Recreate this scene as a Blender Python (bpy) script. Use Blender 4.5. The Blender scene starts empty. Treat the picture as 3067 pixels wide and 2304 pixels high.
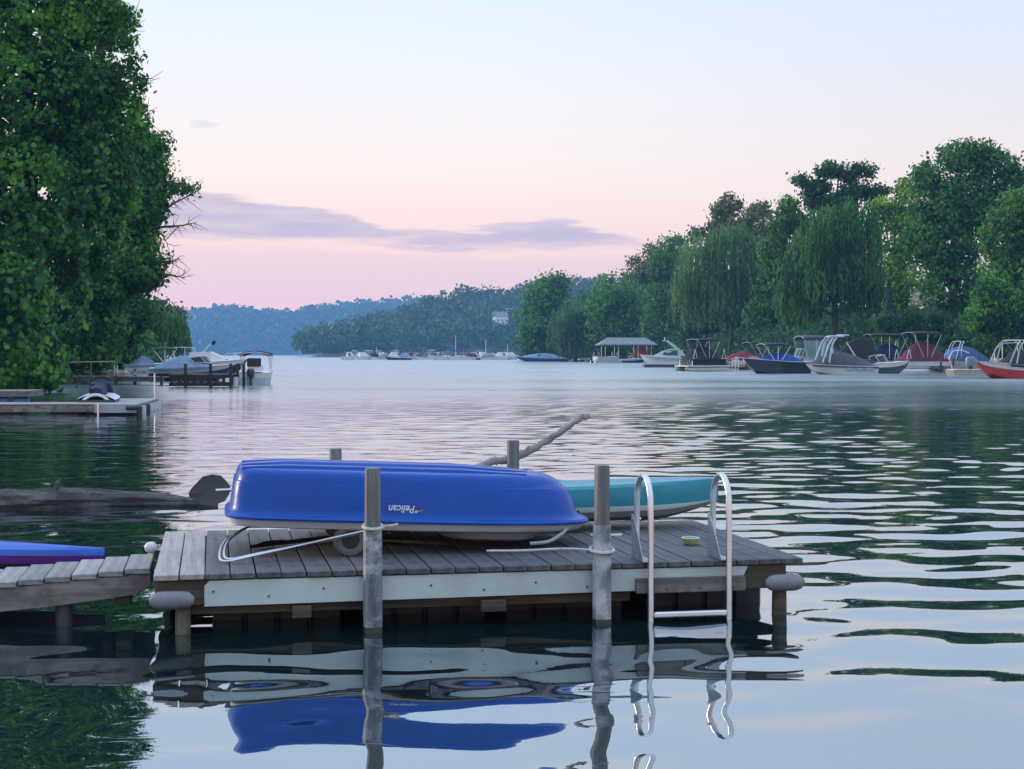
import bpy, bmesh, math, random
import numpy as np
from mathutils import Vector, Matrix

random.seed(11)
rng = np.random.default_rng(11)
R = math.radians
scene = bpy.context.scene
COL = scene.collection

# ------------------------------------------------------------------ camera
F, CX, CY, EYE = 4610.0, 1533.5, 1152.0, 1.6      # focal length and centre in photo pixels, eye height in m
PITCH = math.atan(90.0 / F)
cam_data = bpy.data.cameras.new('camera')
cam_data.sensor_fit = 'HORIZONTAL'
cam_data.sensor_width = 36.0
cam_data.lens = 36.0 * F / 3067.0
cam_data.clip_start = 0.1
cam_data.clip_end = 6000.0
cam = bpy.data.objects.new('camera', cam_data)
cam.location = (0, 0, EYE)
cam.rotation_euler = (math.pi / 2 - PITCH, 0, 0)
COL.objects.link(cam)
scene.camera = cam

# ------------------------------------------------------------------ sky
SUN_AZ, SUN_EL, GLOW_AZ = R(-66), R(10.0), R(-14)
world = bpy.data.worlds.new('World')
scene.world = world
world.use_nodes = True
wt = world.node_tree
wt.nodes.clear()
def wn(t, **kw):
    n = wt.nodes.new(t)
    for k, v in kw.items():
        setattr(n, k, v)
    return n
def wl(a, b):
    wt.links.new(a, b)
def wmath(op, a, b=None, c=None, clamp=False):
    n = wn('ShaderNodeMath', operation=op, use_clamp=clamp)
    for i, v in enumerate((a, b, c)):
        if v is None:
            continue
        if isinstance(v, (int, float)):
            n.inputs[i].default_value = v
        else:
            wl(v, n.inputs[i])
    return n.outputs[0]
def wramp(fac, stops, interp='LINEAR'):
    n = wn('ShaderNodeValToRGB')
    n.color_ramp.interpolation = interp
    el = n.color_ramp.elements
    while len(el) < len(stops):
        el.new(0.5)
    for e, (p, c) in zip(el, stops):
        e.position = p
        e.color = (c[0], c[1], c[2], 1) if isinstance(c, tuple) else (c, c, c, 1)
    wl(fac, n.inputs[0])
    return n.outputs[0]
def wmix(fac, a, b, blend='MIX'):
    n = wn('ShaderNodeMix', data_type='RGBA', blend_type=blend)
    if isinstance(fac, (int, float)):
        n.inputs[0].default_value = fac
    else:
        wl(fac, n.inputs[0])
    for i, v in ((6, a), (7, b)):
        if isinstance(v, tuple):
            n.inputs[i].default_value = (*v, 1)
        else:
            wl(v, n.inputs[i])
    return n.outputs[2]
def wsmooth(v, lo, hi):
    n = wn('ShaderNodeMapRange', interpolation_type='SMOOTHSTEP')
    wl(v, n.inputs[0])
    n.inputs[1].default_value = lo
    n.inputs[2].default_value = hi
    return n.outputs[0]
tc = wn('ShaderNodeTexCoord')
sep = wn('ShaderNodeSeparateXYZ')
wl(tc.outputs['Generated'], sep.inputs[0])
dx, dy, dz = sep.outputs
azim = wmath('ARCTAN2', dx, dy)                     # 0 straight up the lake, positive to the east bank
elev = wmath('ARCSINE', dz)
ef = wmath('DIVIDE', elev, math.pi / 2, clamp=True)
# colour against elevation, towards the sunset and away from it
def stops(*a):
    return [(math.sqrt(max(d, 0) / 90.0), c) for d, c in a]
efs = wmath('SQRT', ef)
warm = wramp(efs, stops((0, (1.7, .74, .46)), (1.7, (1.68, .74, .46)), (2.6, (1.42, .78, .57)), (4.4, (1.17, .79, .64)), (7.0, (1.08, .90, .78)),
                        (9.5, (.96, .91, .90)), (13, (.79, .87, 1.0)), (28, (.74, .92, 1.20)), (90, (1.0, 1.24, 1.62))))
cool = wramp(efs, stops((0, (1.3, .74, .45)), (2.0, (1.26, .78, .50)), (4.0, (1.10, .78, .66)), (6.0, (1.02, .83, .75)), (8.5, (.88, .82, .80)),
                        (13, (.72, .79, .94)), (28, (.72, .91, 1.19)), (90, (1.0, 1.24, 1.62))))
away = wmath('SUBTRACT', azim, GLOW_AZ)
away = wmath('ABSOLUTE', away)
side = wsmooth(away, R(8), R(34))
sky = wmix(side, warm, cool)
# long cloud bank low over the lake
s = wmath('MULTIPLY', azim, F)
e = wmath('MULTIPLY', elev, F)
cvec = wn('ShaderNodeCombineXYZ')
wl(wmath('MULTIPLY', s, 1 / 420), cvec.inputs[0])
wl(wmath('MULTIPLY', e, 1 / 46), cvec.inputs[1])
nz = wn('ShaderNodeTexNoise')
nz.inputs['Scale'].default_value = 1.0
nz.inputs['Detail'].default_value = 9.0
nz.inputs['Roughness'].default_value = .6
wl(cvec.outputs[0], nz.inputs['Vector'])
nfac = wmath('SUBTRACT', nz.outputs[0], .5)
e2 = wmath('ADD', e, wmath('MULTIPLY', nfac, 105))
sf = wmath('DIVIDE', wmath('ADD', s, 1500), 3000, clamp=True)
def sp(px):
    return (math.atan((px - CX) / F) * F + 1500) / 3000
top = wramp(sf, [(0, 455 / 600), (sp(560), 474 / 600), (sp(650), 476 / 600), (sp(860), 452 / 600), (sp(1060), 412 / 600), (sp(1150), 374 / 600), (sp(1400), 352 / 600),
                 (sp(1600), 412 / 600), (sp(1720), 404 / 600), (sp(1870), 352 / 600), (sp(2050), 300 / 600)], 'B_SPLINE')
bot = wramp(sf, [(0, 352 / 600), (sp(700), 344 / 600), (sp(1100), 338 / 600), (sp(1500), 318 / 600), (sp(1900), 330 / 600)], 'B_SPLINE')
top = wmath('MULTIPLY', top, 600)
bot = wmath('MULTIPLY', bot, 600)
m1 = wmath('MULTIPLY', wsmooth(wmath('SUBTRACT', top, e2), -6, 16), wsmooth(wmath('SUBTRACT', e2, bot), -26, 22))
mbody = wmath('MULTIPLY', m1, wmath('ADD', wmath('MULTIPLY', nfac, 1.3), .84))
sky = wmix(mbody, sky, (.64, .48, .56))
# hazy second layer under it, and a small loose wisp higher up
bot2 = wmath('SUBTRACT', bot, 22)
m2 = wmath('MULTIPLY', wsmooth(wmath('SUBTRACT', bot2, wmath('ADD', e, wmath('MULTIPLY', nfac, 40))), -8, 26), wsmooth(e, 60, 270))
sky = wmix(wmath('MULTIPLY', m2, .66), sky, (1.0, .66, .60))
wd = wmath('ADD', wmath('POWER', wmath('DIVIDE', wmath('ADD', s, 905), 58), 2), wmath('POWER', wmath('DIVIDE', wmath('SUBTRACT', e2, 668), 13), 2))
sky = wmix(wmath('MULTIPLY', wsmooth(wd, 1.0, .1), .35), sky, (.62, .58, .70))
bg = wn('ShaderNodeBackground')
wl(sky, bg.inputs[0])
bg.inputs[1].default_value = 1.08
nish = wn('ShaderNodeTexSky', sky_type='NISHITA')
nish.sun_disc = False
nish.sun_elevation = SUN_EL
nish.sun_rotation = SUN_AZ
bg2 = wn('ShaderNodeBackground')
wl(nish.outputs[0], bg2.inputs[0])
bg2.inputs[1].default_value = 0.008
add = wn('ShaderNodeAddShader')
wl(bg.outputs[0], add.inputs[0])
wl(bg2.outputs[0], add.inputs[1])
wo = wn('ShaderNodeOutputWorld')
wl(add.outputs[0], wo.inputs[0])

# ------------------------------------------------------------------ last light of the sun, down behind the west shore
sun_data = bpy.data.lights.new('sun', 'SUN')
sun_data.energy = 2.6
sun_data.angle = R(10)
sun_data.color = (1.0, .80, .58)
sun = bpy.data.objects.new('sun', sun_data)
sd = Vector((math.sin(SUN_AZ) * math.cos(SUN_EL), math.cos(SUN_AZ) * math.cos(SUN_EL), math.sin(SUN_EL)))
sun.rotation_euler = sd.to_track_quat('Z', 'Y').to_euler()
sun.location = (0, 0, 60)
COL.objects.link(sun)

vs = scene.view_settings
vs.view_transform = 'Standard'
vs.look = 'None'
vs.exposure = 0.0
vs.gamma = 1.0
vs.use_curve_mapping = False
cy = scene.cycles
cy.use_denoising = True
cy.max_bounces = 8
cy.diffuse_bounces = 3
cy.glossy_bounces = 4
cy.transmission_bounces = 4
cy.transparent_max_bounces = 8
cy.volume_bounces = 1
cy.caustics_reflective = False
cy.caustics_refractive = False

# ------------------------------------------------------------------ pixel to place
RX = Matrix.Rotation(math.pi / 2 - PITCH, 3, 'X')
def ray(px, py):
    d = RX @ Vector(((px - CX) / F, -(py - CY) / F, -1.0))
    return d / d.y
def G(px, py, z=0.0):
    """where the ray through a pixel meets the level plane at height z"""
    d = ray(px, py)
    t = (z - EYE) / d.z
    return Vector((d.x * t, t, z))
def D(px, py, dist):
    """the point that many metres up the lake"""
    d = ray(px, py)
    return Vector((d.x * dist, dist, EYE + d.z * dist))
def XW(px, d):
    return (px - CX) / F * d

# ------------------------------------------------------------------ mesh helpers
class MB:
    def __init__(self):
        self.v, self.f = [], []
    def add(self, vs, fs):
        o = len(self.v)
        self.v += [tuple(p) for p in vs]
        self.f += [tuple(i + o for i in f) for f in fs]
        return self
    def box(self, c, s, rot=None):
        hx, hy, hz = s[0] / 2, s[1] / 2, s[2] / 2
        P = [Vector((x, y, z)) for z in (-hz, hz) for y in (-hy, hy) for x in (-hx, hx)]
        if rot is not None:
            P = [rot @ p for p in P]
        c = Vector(c)
        return self.add([p + c for p in P], [(0, 2, 3, 1), (4, 5, 7, 6), (0, 1, 5, 4), (2, 6, 7, 3), (0, 4, 6, 2), (1, 3, 7, 5)])
    def cbox(self, c, s, b, rot=None):
        """box with its long edges chamfered (x is the long axis)"""
        hx, hy, hz = s[0] / 2, s[1] / 2, s[2] / 2
        ring = [(-hy, -hz + b), (-hy + b, -hz), (hy - b, -hz), (hy, -hz + b), (hy, hz - b), (hy - b, hz), (-hy + b, hz), (-hy, hz - b)]
        c = Vector(c)
        secs = []
        for x, k in ((-hx, 1 - b / hy), (-hx + b, 1), (hx - b, 1), (hx, 1 - b / hy)):
            sec = [Vector((x, y * k, z * (k if k == 1 else 1 - b / hz))) for y, z in ring]
            if rot is not None:
                sec = [rot @ p for p in sec]
            secs.append([p + c for p in sec])
        return self.loft(secs, True, True)
    def loft(self, secs, ring=False, cap=False):
        o = len(self.v)
        n = len(secs[0])
        for sc in secs:
            self.v += [tuple(p) for p in sc]
        m = n if ring else n - 1
        for i in range(len(secs) - 1):
            for j in range(m):
                a, b = o + i * n + j, o + i * n + (j + 1) % n
                self.f.append((a, b, b + n, a + n))
        if cap:
            self.f.append(tuple(o + j for j in reversed(range(n))))
            self.f.append(tuple(o + (len(secs) - 1) * n + j for j in range(n)))
        return self
    def tube(self, pts, r, n=8, cap=True):
        pts = [Vector(p) for p in pts]
        rs = r if isinstance(r, (list, tuple)) else [r] * len(pts)
        t0 = (pts[1] - pts[0]).normalized()
        up = Vector((0, 0, 1)) if abs(t0.z) < .9 else Vector((0, 1, 0))
        a = t0.cross(up).normalized()
        secs = []
        for i, p in enumerate(pts):
            t = (pts[min(i + 1, len(pts) - 1)] - pts[max(i - 1, 0)]).normalized()
            a = (a - t * a.dot(t)).normalized()
            b = t.cross(a)
            secs.append([p + (a * math.cos(2 * math.pi * k / n) + b * math.sin(2 * math.pi * k / n)) * rs[i] for k in range(n)])
        return self.loft(secs, True, cap)
    def cyl(self, p0, p1, r, n=16):
        return self.tube([p0, p1], r, n)
    def xf(self, M):
        self.v = [tuple(M @ Vector(p)) for p in self.v]
        return self
    def mesh(self, name, smooth=False):
        me = bpy.data.meshes.new(name)
        me.from_pydata(self.v, [], self.f)
        bm = bmesh.new()
        bm.from_mesh(me)
        bmesh.ops.recalc_face_normals(bm, faces=bm.faces)
        bm.to_mesh(me)
        bm.free()
        if smooth:
            me.polygons.foreach_set('use_smooth', [True] * len(me.polygons))
            me.set_sharp_from_angle(angle=R(38))
        return me
    def build(self, name, mat, parent=None, smooth=False, loc=None):
        o = bpy.data.objects.new(name, self.mesh(name, smooth))
        o.data.materials.append(mat)
        COL.objects.link(o)
        if parent is not None:
            o.parent = parent
        if loc is not None:
            o.location = loc
        return o

def tag(o, label=None, cat=None, group=None, kind=None):
    for k, v in (('label', label), ('category', cat), ('group', group), ('kind', kind)):
        if v:
            o[k] = v
    return o
def thing(name, label, cat, loc=(0, 0, 0), rz=0.0, group=None):
    o = bpy.data.objects.new(name, None)
    o.empty_display_size = .2
    o.location = loc
    o.rotation_euler = (0, 0, rz)
    COL.objects.link(o)
    return tag(o, label, cat, group)
def inst(me, name, parent, loc=(0, 0, 0), rot=(0, 0, 0)):
    o = bpy.data.objects.new(name, me)
    o.location = loc
    o.rotation_euler = rot
    o.parent = parent
    COL.objects.link(o)
    return o
def smooth_path(pts, k=4):
    """Catmull-Rom through the points"""
    P = [Vector(p) for p in pts]
    P = [P[0] * 2 - P[1]] + P + [P[-1] * 2 - P[-2]]
    out = []
    for i in range(1, len(P) - 2):
        for j in range(k):
            t = j / k
            a, b, c, d = P[i - 1:i + 3]
            out.append(.5 * ((2 * b) + (c - a) * t + (2 * a - 5 * b + 4 * c - d) * t * t + (3 * b - a - 3 * c + d) * t ** 3))
    out.append(P[-2])
    return out

# ------------------------------------------------------------------ materials
MATS = {}
def new_mat(name):
    m = bpy.data.materials.new(name)
    m.use_nodes = True
    nt = m.node_tree
    return m, nt, nt.nodes['Principled BSDF']
def ramp_node(nt, fac, stops):
    n = nt.nodes.new('ShaderNodeValToRGB')
    el = n.color_ramp.elements
    while len(el) < len(stops):
        el.new(.5)
    for e_, (p, c) in zip(el, stops):
        e_.position = p
        e_.color = (*c, 1)
    nt.links.new(fac, n.inputs[0])
    return n.outputs[0]
def mul3(c, k):
    return tuple(min(1, x * k) for x in c)
def noise_node(nt, vec, scale, detail=4, rough=.6):
    n = nt.nodes.new('ShaderNodeTexNoise')
    n.inputs['Scale'].default_value = scale
    n.inputs['Detail'].default_value = detail
    n.inputs['Roughness'].default_value = rough
    nt.links.new(vec, n.inputs['Vector'])
    return n.outputs[0]
def mapped(nt, scale):
    t = nt.nodes.new('ShaderNodeTexCoord')
    mp = nt.nodes.new('ShaderNodeMapping')
    mp.inputs['Scale'].default_value = scale
    nt.links.new(t.outputs['Object'], mp.inputs[0])
    return mp.outputs[0]
def bump(nt, bsdf, h, dist, strength=1.0):
    b = nt.nodes.new('ShaderNodeBump')
    b.inputs['Distance'].default_value = dist
    b.inputs['Strength'].default_value = strength
    nt.links.new(h, b.inputs['Height'])
    nt.links.new(b.outputs[0], bsdf.inputs['Normal'])
def paint(name, c, rough=.45, var=.18, scale=3.0, metal=0.0, bmp=0.0, coat=0.0, dirt=None):
    """plain surface: its colour drifts a little, with scuffs"""
    if name in MATS:
        return MATS[name]
    m, nt, b = new_mat(name)
    v = mapped(nt, (1, 1, 1))
    n = noise_node(nt, v, scale, 6, .65)
    st = [(.28, mul3(c, 1 - var)), (.62, mul3(c, 1 + var * .5))]
    if dirt:
        st = [(.30, dirt), (.46, mul3(c, 1 - var * .5)), (.65, mul3(c, 1 + var * .4))]
    nt.links.new(ramp_node(nt, n, st), b.inputs['Base Color'])
    b.inputs['Roughness'].default_value = rough
    b.inputs['Metallic'].default_value = metal
    if coat:
        b.inputs['Coat Weight'].default_value = coat
        b.inputs['Coat Roughness'].default_value = .12
    if bmp:
        bump(nt, b, noise_node(nt, v, scale * 6, 4), bmp)
    MATS[name] = m
    return m
def wood(name, c1, c2, axis=0, rough=.8, scale=1.0, grain=22.0, bmp=.002, stain=None):
    """weathered timber with the grain along one local axis, each board a shade of its own"""
    if name in MATS:
        return MATS[name]
    m, nt, b = new_mat(name)
    sc = [grain, grain, grain]
    sc[axis] = 1.2
    v = mapped(nt, tuple(x * scale for x in sc))
    n = noise_node(nt, v, 1.0, 8, .7)
    col = ramp_node(nt, n, [(.3, mul3(c1, .55)), (.46, c1), (.66, c2)])
    oi = nt.nodes.new('ShaderNodeObjectInfo')
    mix = nt.nodes.new('ShaderNodeMix')
    mix.data_type = 'RGBA'
    mix.blend_type = 'MULTIPLY'
    mix.inputs[0].default_value = 1
    nt.links.new(col, mix.inputs[6])
    nt.links.new(ramp_node(nt, oi.outputs['Random'], [(0, (.74, .74, .76)), (.5, (.95, .93, .93)), (1, (1.12, 1.1, 1.08))]), mix.inputs[7])
    out = mix.outputs[2]
    if stain:
        v2 = mapped(nt, (3, 3, 3))
        n2 = noise_node(nt, v2, 1.6, 6, .7)
        mx = nt.nodes.new('ShaderNodeMix')
        mx.data_type = 'RGBA'
        f2 = ramp_node(nt, n2, [(.48, (0, 0, 0)), (.62, (1, 1, 1))])
        nt.links.new(f2, mx.inputs[0])
        nt.links.new(out, mx.inputs[6])
        mx.inputs[7].default_value = (*stain, 1)
        out = mx.outputs[2]
    nt.links.new(out, b.inputs['Base Color'])
    b.inputs['Roughness'].default_value = rough
    bump(nt, b, n, bmp)
    MATS[name] = m
    return m
def foliage(name, dark, mid, light, trans=.45, scale=.22):
    """leaves: every leaf its own green, drifting from bough to bough, letting some light through"""
    if name in MATS:
        return MATS[name]
    m, nt, b = new_mat(name)
    g = nt.nodes.new('ShaderNodeNewGeometry')
    v = mapped(nt, (1, 1, 1))
    n = noise_node(nt, v, scale, 3, .6)
    ad = nt.nodes.new('ShaderNodeMath')
    ad.operation = 'MULTIPLY_ADD'
    nt.links.new(g.outputs['Random Per Island'], ad.inputs[0])
    ad.inputs[1].default_value = .5
    cn = nt.nodes.new('ShaderNodeMath')
    cn.operation = 'MULTIPLY_ADD'
    nt.links.new(n, cn.inputs[0])
    cn.inputs[1].default_value = 1.7
    cn.inputs[2].default_value = -.35
    nt.links.new(cn.outputs[0], ad.inputs[2])
    sb = nt.nodes.new('ShaderNodeMath')
    sb.operation = 'SUBTRACT'
    nt.links.new(ad.outputs[0], sb.inputs[0])
    sb.inputs[1].default_value = .25
    col = ramp_node(nt, sb.outputs[0], [(.22, dark), (.5, mid), (.78, light)])
    nt.links.new(col, b.inputs['Base Color'])
    b.inputs['Roughness'].default_value = .55
    b.inputs['Specular IOR Level'].default_value = .35
    tr = nt.nodes.new('ShaderNodeBsdfTranslucent')
    nt.links.new(col, tr.inputs[0])
    mx = nt.nodes.new('ShaderNodeMixShader')
    mx.inputs[0].default_value = trans
    nt.links.new(b.outputs[0], mx.inputs[1])
    nt.links.new(tr.outputs[0], mx.inputs[2])
    nt.links.new(mx.outputs[0], nt.nodes['Material Output'].inputs[0])
    MATS[name] = m
    return m
# ================================================================== the setting
# lake
def water_mat():
    m, nt, b = new_mat('lake_water')
    t = nt.nodes.new('ShaderNodeTexCoord')
    sp_ = nt.nodes.new('ShaderNodeSeparateXYZ')
    nt.links.new(t.outputs['Object'], sp_.inputs[0])
    def mr(v, a, b_, c, d, smooth=True):
        n = nt.nodes.new('ShaderNodeMapRange')
        if smooth:
            n.interpolation_type = 'SMOOTHSTEP'
        nt.links.new(v, n.inputs[0])
        for i, q in enumerate((a, b_, c, d)):
            n.inputs[i + 1].default_value = q
        return n.outputs[0]
    def ma(op, a, c):
        n = nt.nodes.new('ShaderNodeMath')
        n.operation = op
        for i, q in enumerate((a, c)):
            if isinstance(q, (int, float)):
                n.inputs[i].default_value = q
            else:
                nt.links.new(q, n.inputs[i])
        return n.outputs[0]
    def nz_(scale, xs, detail=2, rough=.5, rot=0):
        mp = nt.nodes.new('ShaderNodeMapping')
        mp.inputs['Scale'].default_value = (xs, 1, 1)
        mp.inputs['Rotation'].default_value = (0, 0, rot)
        nt.links.new(t.outputs['Object'], mp.inputs[0])
        return noise_node(nt, mp.outputs[0], scale, detail, rough)
    y = sp_.outputs[1]
    x = sp_.outputs[0]
    # finer wavelets than the mesh carries, and the open lake beyond it
    fine = nz_(4.5, .6, 3, .55, R(-5))
    chop = nz_(.8, .6, 2, .5, R(7))
    h = ma('ADD', ma('MULTIPLY', ma('MULTIPLY', fine, WAVE_FINE), mr(y, 9, 40, .10, 1.0)), ma('MULTIPLY', ma('MULTIPLY', chop, WAVE_FAR), mr(y, 55, 110, 0, 1.0)))
    bump(nt, b, h, 1.0)
    rg = nt.nodes.new('ShaderNodeFloatCurve')
    cv = rg.mapping.curves[0]
    cv.points[0].location = (0, .012)
    cv.points[-1].location = (1, .36)
    for q in ((.03, .016), (.09, .06), (.17, .18), (.30, .27), (.5, .32)):
        cv.points.new(*q)
    rg.mapping.update()
    nt.links.new(mr(y, 8, 300, 0, 1, False), rg.inputs[1])
    paw = mr(nz_(.06, .35, 4, .6), .34, .66, .70, 1.25)          # cat's paws: wind patches on the water
    nt.links.new(ma('MULTIPLY', rg.outputs[0], paw), b.inputs['Roughness'])
    b.inputs['Base Color'].default_value = (.010, .022, .026, 1)
    b.inputs['IOR'].default_value = 1.36
    gl = nt.nodes.new('ShaderNodeBsdfGlossy')
    gl.inputs['Color'].default_value = (.80, .91, 1, 1)
    nt.links.new(b.inputs['Roughness'].links[0].from_socket, gl.inputs['Roughness'])
    nt.links.new(b.inputs['Normal'].links[0].from_socket, gl.inputs['Normal'])
    mx = nt.nodes.new('ShaderNodeMixShader')
    mx.inputs[0].default_value = .46
    nt.links.new(b.outputs[0], mx.inputs[1])
    nt.links.new(gl.outputs[0], mx.inputs[2])
    nt.links.new(mx.outputs[0], nt.nodes['Material Output'].inputs[0])
    return m
WAVE_FINE, WAVE_FAR = .004, .03
def wave_height(X, Y):
    """sum of many small wave trains, quieter in the lee of the dock"""
    wr_ = np.random.default_rng(5)
    Z = np.zeros_like(X)
    n = 72
    lam = np.exp(np.linspace(math.log(.26), math.log(2.6), n))
    for l in lam:
        th = wr_.normal(0, R(30)) + (math.pi if wr_.uniform() < .35 else 0)
        k = 2 * math.pi / l
        sl = WAVE_SLOPE * math.sqrt(2 / n) * math.exp(-(math.log(l / .68) / .85) ** 2) * 1.35
        near = np.clip((Y - 5.5) / 9.0, 0, 1)
        near = near * near * (3 - 2 * near)
        keep = (.38 + .62 * near) if l < .9 else (.66 + .34 * near)      # short waves die first in the sheltered water
        far = np.clip(l * 95 / Y - .15, 0, 1)                               # what the grid can no longer carry
        Z += sl / k * keep * far * np.cos(k * (X * math.sin(th) + Y * math.cos(th)) + wr_.uniform(0, 6.28))
    gust = 1 + .30 * np.sin(X * .23 + Y * .11 + 1) * np.sin(Y * .17 - X * .05) + .12 * np.clip(X / 6, -1, 1)
    return Z * gust
WAVE_SLOPE = .038
KX, Y0, Y1 = .52, 4.6, 150.0
NXW, NYW = 620, 860
kk_ = np.linspace(-KX, KX, NXW)
yy_ = np.exp(np.linspace(math.log(Y0), math.log(Y1), NYW))
XX = np.outer(yy_, kk_)
YY = np.repeat(yy_[:, None], NXW, 1)
edge = np.clip((KX - np.abs(kk_)) / .05, 0, 1)[None, :] * np.clip((yy_ - Y0) / .8, 0, 1)[:, None] * np.clip((Y1 - yy_) / 50, 0, 1)[:, None]
ZZ = wave_height(XX, YY) * edge
V_ = np.stack([XX, YY, ZZ], 2).reshape(-1, 3)
i_ = (np.arange(NYW - 1)[:, None] * NXW + np.arange(NXW - 1)[None, :]).reshape(-1)
Q_ = np.stack([i_, i_ + 1, i_ + NXW + 1, i_ + NXW], 1)
nb = len(V_)
BX = 1750.0
extra = np.array([(-BX, -45, 0), (BX, -45, 0), (-BX, Y0, 0), (BX, Y0, 0), (-BX, Y1, 0), (BX, Y1, 0), (-BX, 3400, 0), (BX, 3400, 0)], float)
c00, c01, c10, c11 = 0, NXW - 1, (NYW - 1) * NXW, NYW * NXW - 1
XQ = np.array([(nb + 2, c00, c10, nb + 4), (c01, nb + 3, nb + 5, c11), (nb + 0, nb + 1, c01, c00), (c10, c11, nb + 7, nb + 6), (nb + 0, c00, nb + 2, nb + 2), (nb + 1, nb + 3, c01, c01), (c10, nb + 6, nb + 4, nb + 4), (c11, nb + 5, nb + 7, nb + 7)])
me = bpy.data.meshes.new('lake_water')
tri = [tuple(f[:3]) if f[2] == f[3] else tuple(f) for f in XQ]
me.vertices.add(nb + 8)
me.vertices.foreach_set('co', np.concatenate([V_, extra]).reshape(-1).astype(np.float32))
loops = np.concatenate([Q_.reshape(-1)] + [np.array(f) for f in tri]).astype(np.int32)
tot = np.concatenate([np.full(len(Q_), 4), [len(f) for f in tri]]).astype(np.int32)
me.loops.add(len(loops))
me.loops.foreach_set('vertex_index', loops)
me.polygons.add(len(tot))
me.polygons.foreach_set('loop_start', np.concatenate([[0], np.cumsum(tot)[:-1]]).astype(np.int32))
me.polygons.foreach_set('loop_total', tot)
me.update(calc_edges=True)
me.validate()
me.polygons.foreach_set('use_smooth', np.concatenate([np.ones(len(Q_), bool), np.zeros(len(tri), bool)]))
me.materials.append(water_mat())
lake = bpy.data.objects.new('lake_water', me)
COL.objects.link(lake)
tag(lake, kind='structure', label='rippled lake water reflecting the pale evening sky')

GROUND = paint('bank_soil', (.10, .085, .05), .95, .4, .6, dirt=(.04, .05, .025), bmp=.02)
GRASSY = paint('bank_grass', (.055, .085, .03), .95, .4, .5, dirt=(.03, .04, .018), bmp=.02)
def bank(name, edge, inland, label, rise=6.0, mat=None):
    """ground that rises out of the water from a shoreline; both lists are (x, y)"""
    mb = MB()
    secs = []
    for (ex, ey), (ix, iy) in zip(edge, inland):
        secs.append([(ex, ey, -.8), (ex + (ix - ex) * .01, ey + (iy - ey) * .01, .25), (ex + (ix - ex) * .05, ey + (iy - ey) * .05, .7),
                     (ex + (ix - ex) * .3, ey + (iy - ey) * .3, rise * .45), (ix, iy, rise)])
    mb.loft(secs)
    return tag(mb.build(name, mat or GRASSY, smooth=True), kind='structure', label=label)
bank('lake_bank', [(95, 70), (58, 132), (47, 152), (41, 176), (36, 212), (33.8, 245), (32.8, 300), (22, 338), (6, 366), (3, 384), (10, 410)],
     [(260, 70), (230, 140), (220, 180), (210, 230), (205, 260), (200, 290), (190, 350), (180, 410), (160, 470), (130, 500), (120, 520)],
     'grassy shore under the willows behind the moored boats', 9)
bank('lake_bank', [(-29, 30), (-27, 48), (-24.5, 62), (-23.4, 74), (-23.6, 90), (-24.5, 108), (-29, 130), (-32, 150), (-40, 175), (-60, 220), (-150, 330)],
     [(-160, 30), (-160, 48), (-160, 62), (-160, 74), (-160, 90), (-160, 108), (-160, 130), (-160, 150), (-160, 175), (-190, 240), (-250, 360)],
     'shaded shore under the vine covered trees', 7)

# far hills, and the woods on them
def ridge_h(x, pts):
    xs, zs = zip(*pts)
    return float(np.interp(x, xs, zs))
def hill(name, label, d0, d1, prof, x0, x1, mat, nx=60, ny=14):
    """prof: (photo x, photo y) of the crest, read at distance d1"""
    pts = [(XW(px, d1), D(px, py, d1).z) for px, py in prof]
    mb = MB()
    secs = []
    for j in range(ny + 1):
        t = j / ny
        y = d0 + (d1 - d0) * t
        secs.append([(x * (y / d1), y + 14 * math.sin(x * .013), -1.0 + (ridge_h(x, pts) + 1 - 4) * (math.sin(t * math.pi / 2) ** 1.25) + (1.5 * math.sin(x * .05 + j) if 0 < j < ny else 0))
                     for x in np.linspace(x0, x1, nx)])
    secs.append([(x * 1.06, d1 + 120, -2) for x in np.linspace(x0, x1, nx)])
    mb.loft(secs)
    o = tag(mb.build(name, mat, smooth=True), kind='structure', label=label)
    return pts
def leaf_object(name, mat, C, U, V, parent=None, hexa=False):
    """one rhombus (or six cornered leaf) per row: centre, half length vector, half width vector"""
    n = len(C)
    if hexa:
        Nn = np.cross(U, V)
        Nn /= np.linalg.norm(Nn, axis=1)[:, None] + 1e-9
        w = np.linalg.norm(V, axis=1)[:, None]
        P = np.stack([C - U * .8, C - U * .95 + V * .55, C - U * .1 + V - Nn * w * .3, C + U, C - U * .1 - V - Nn * w * .3, C - U * .95 - V * .55], 1)
        idx = np.array([[0, 1, 2, 3], [0, 3, 4, 5]])
        k = 6
    else:
        P = np.stack([C - U, C + V, C + U, C - V], 1)
        idx = np.array([[0, 1, 2, 3]])
        k = 4
    faces = (np.arange(n)[:, None, None] * k + idx[None]).reshape(-1)
    nf = n * len(idx)
    me = bpy.data.meshes.new(name)
    me.vertices.add(n * k)
    me.vertices.foreach_set('co', P.reshape(-1).astype(np.float32))
    me.loops.add(nf * 4)
    me.loops.foreach_set('vertex_index', faces.astype(np.int32))
    me.polygons.add(nf)
    me.polygons.foreach_set('loop_start', np.arange(0, nf * 4, 4, dtype=np.int32))
    me.polygons.foreach_set('loop_total', np.full(nf, 4, dtype=np.int32))
    me.update(calc_edges=True)
    me.validate()
    me.materials.append(mat)
    o = bpy.data.objects.new(name, me)
    COL.objects.link(o)
    if parent is not None:
        o.parent = parent
    return o
def rand_dirs(n):
    v = rng.normal(size=(n, 3))
    return v / np.linalg.norm(v, axis=1)[:, None]
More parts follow.
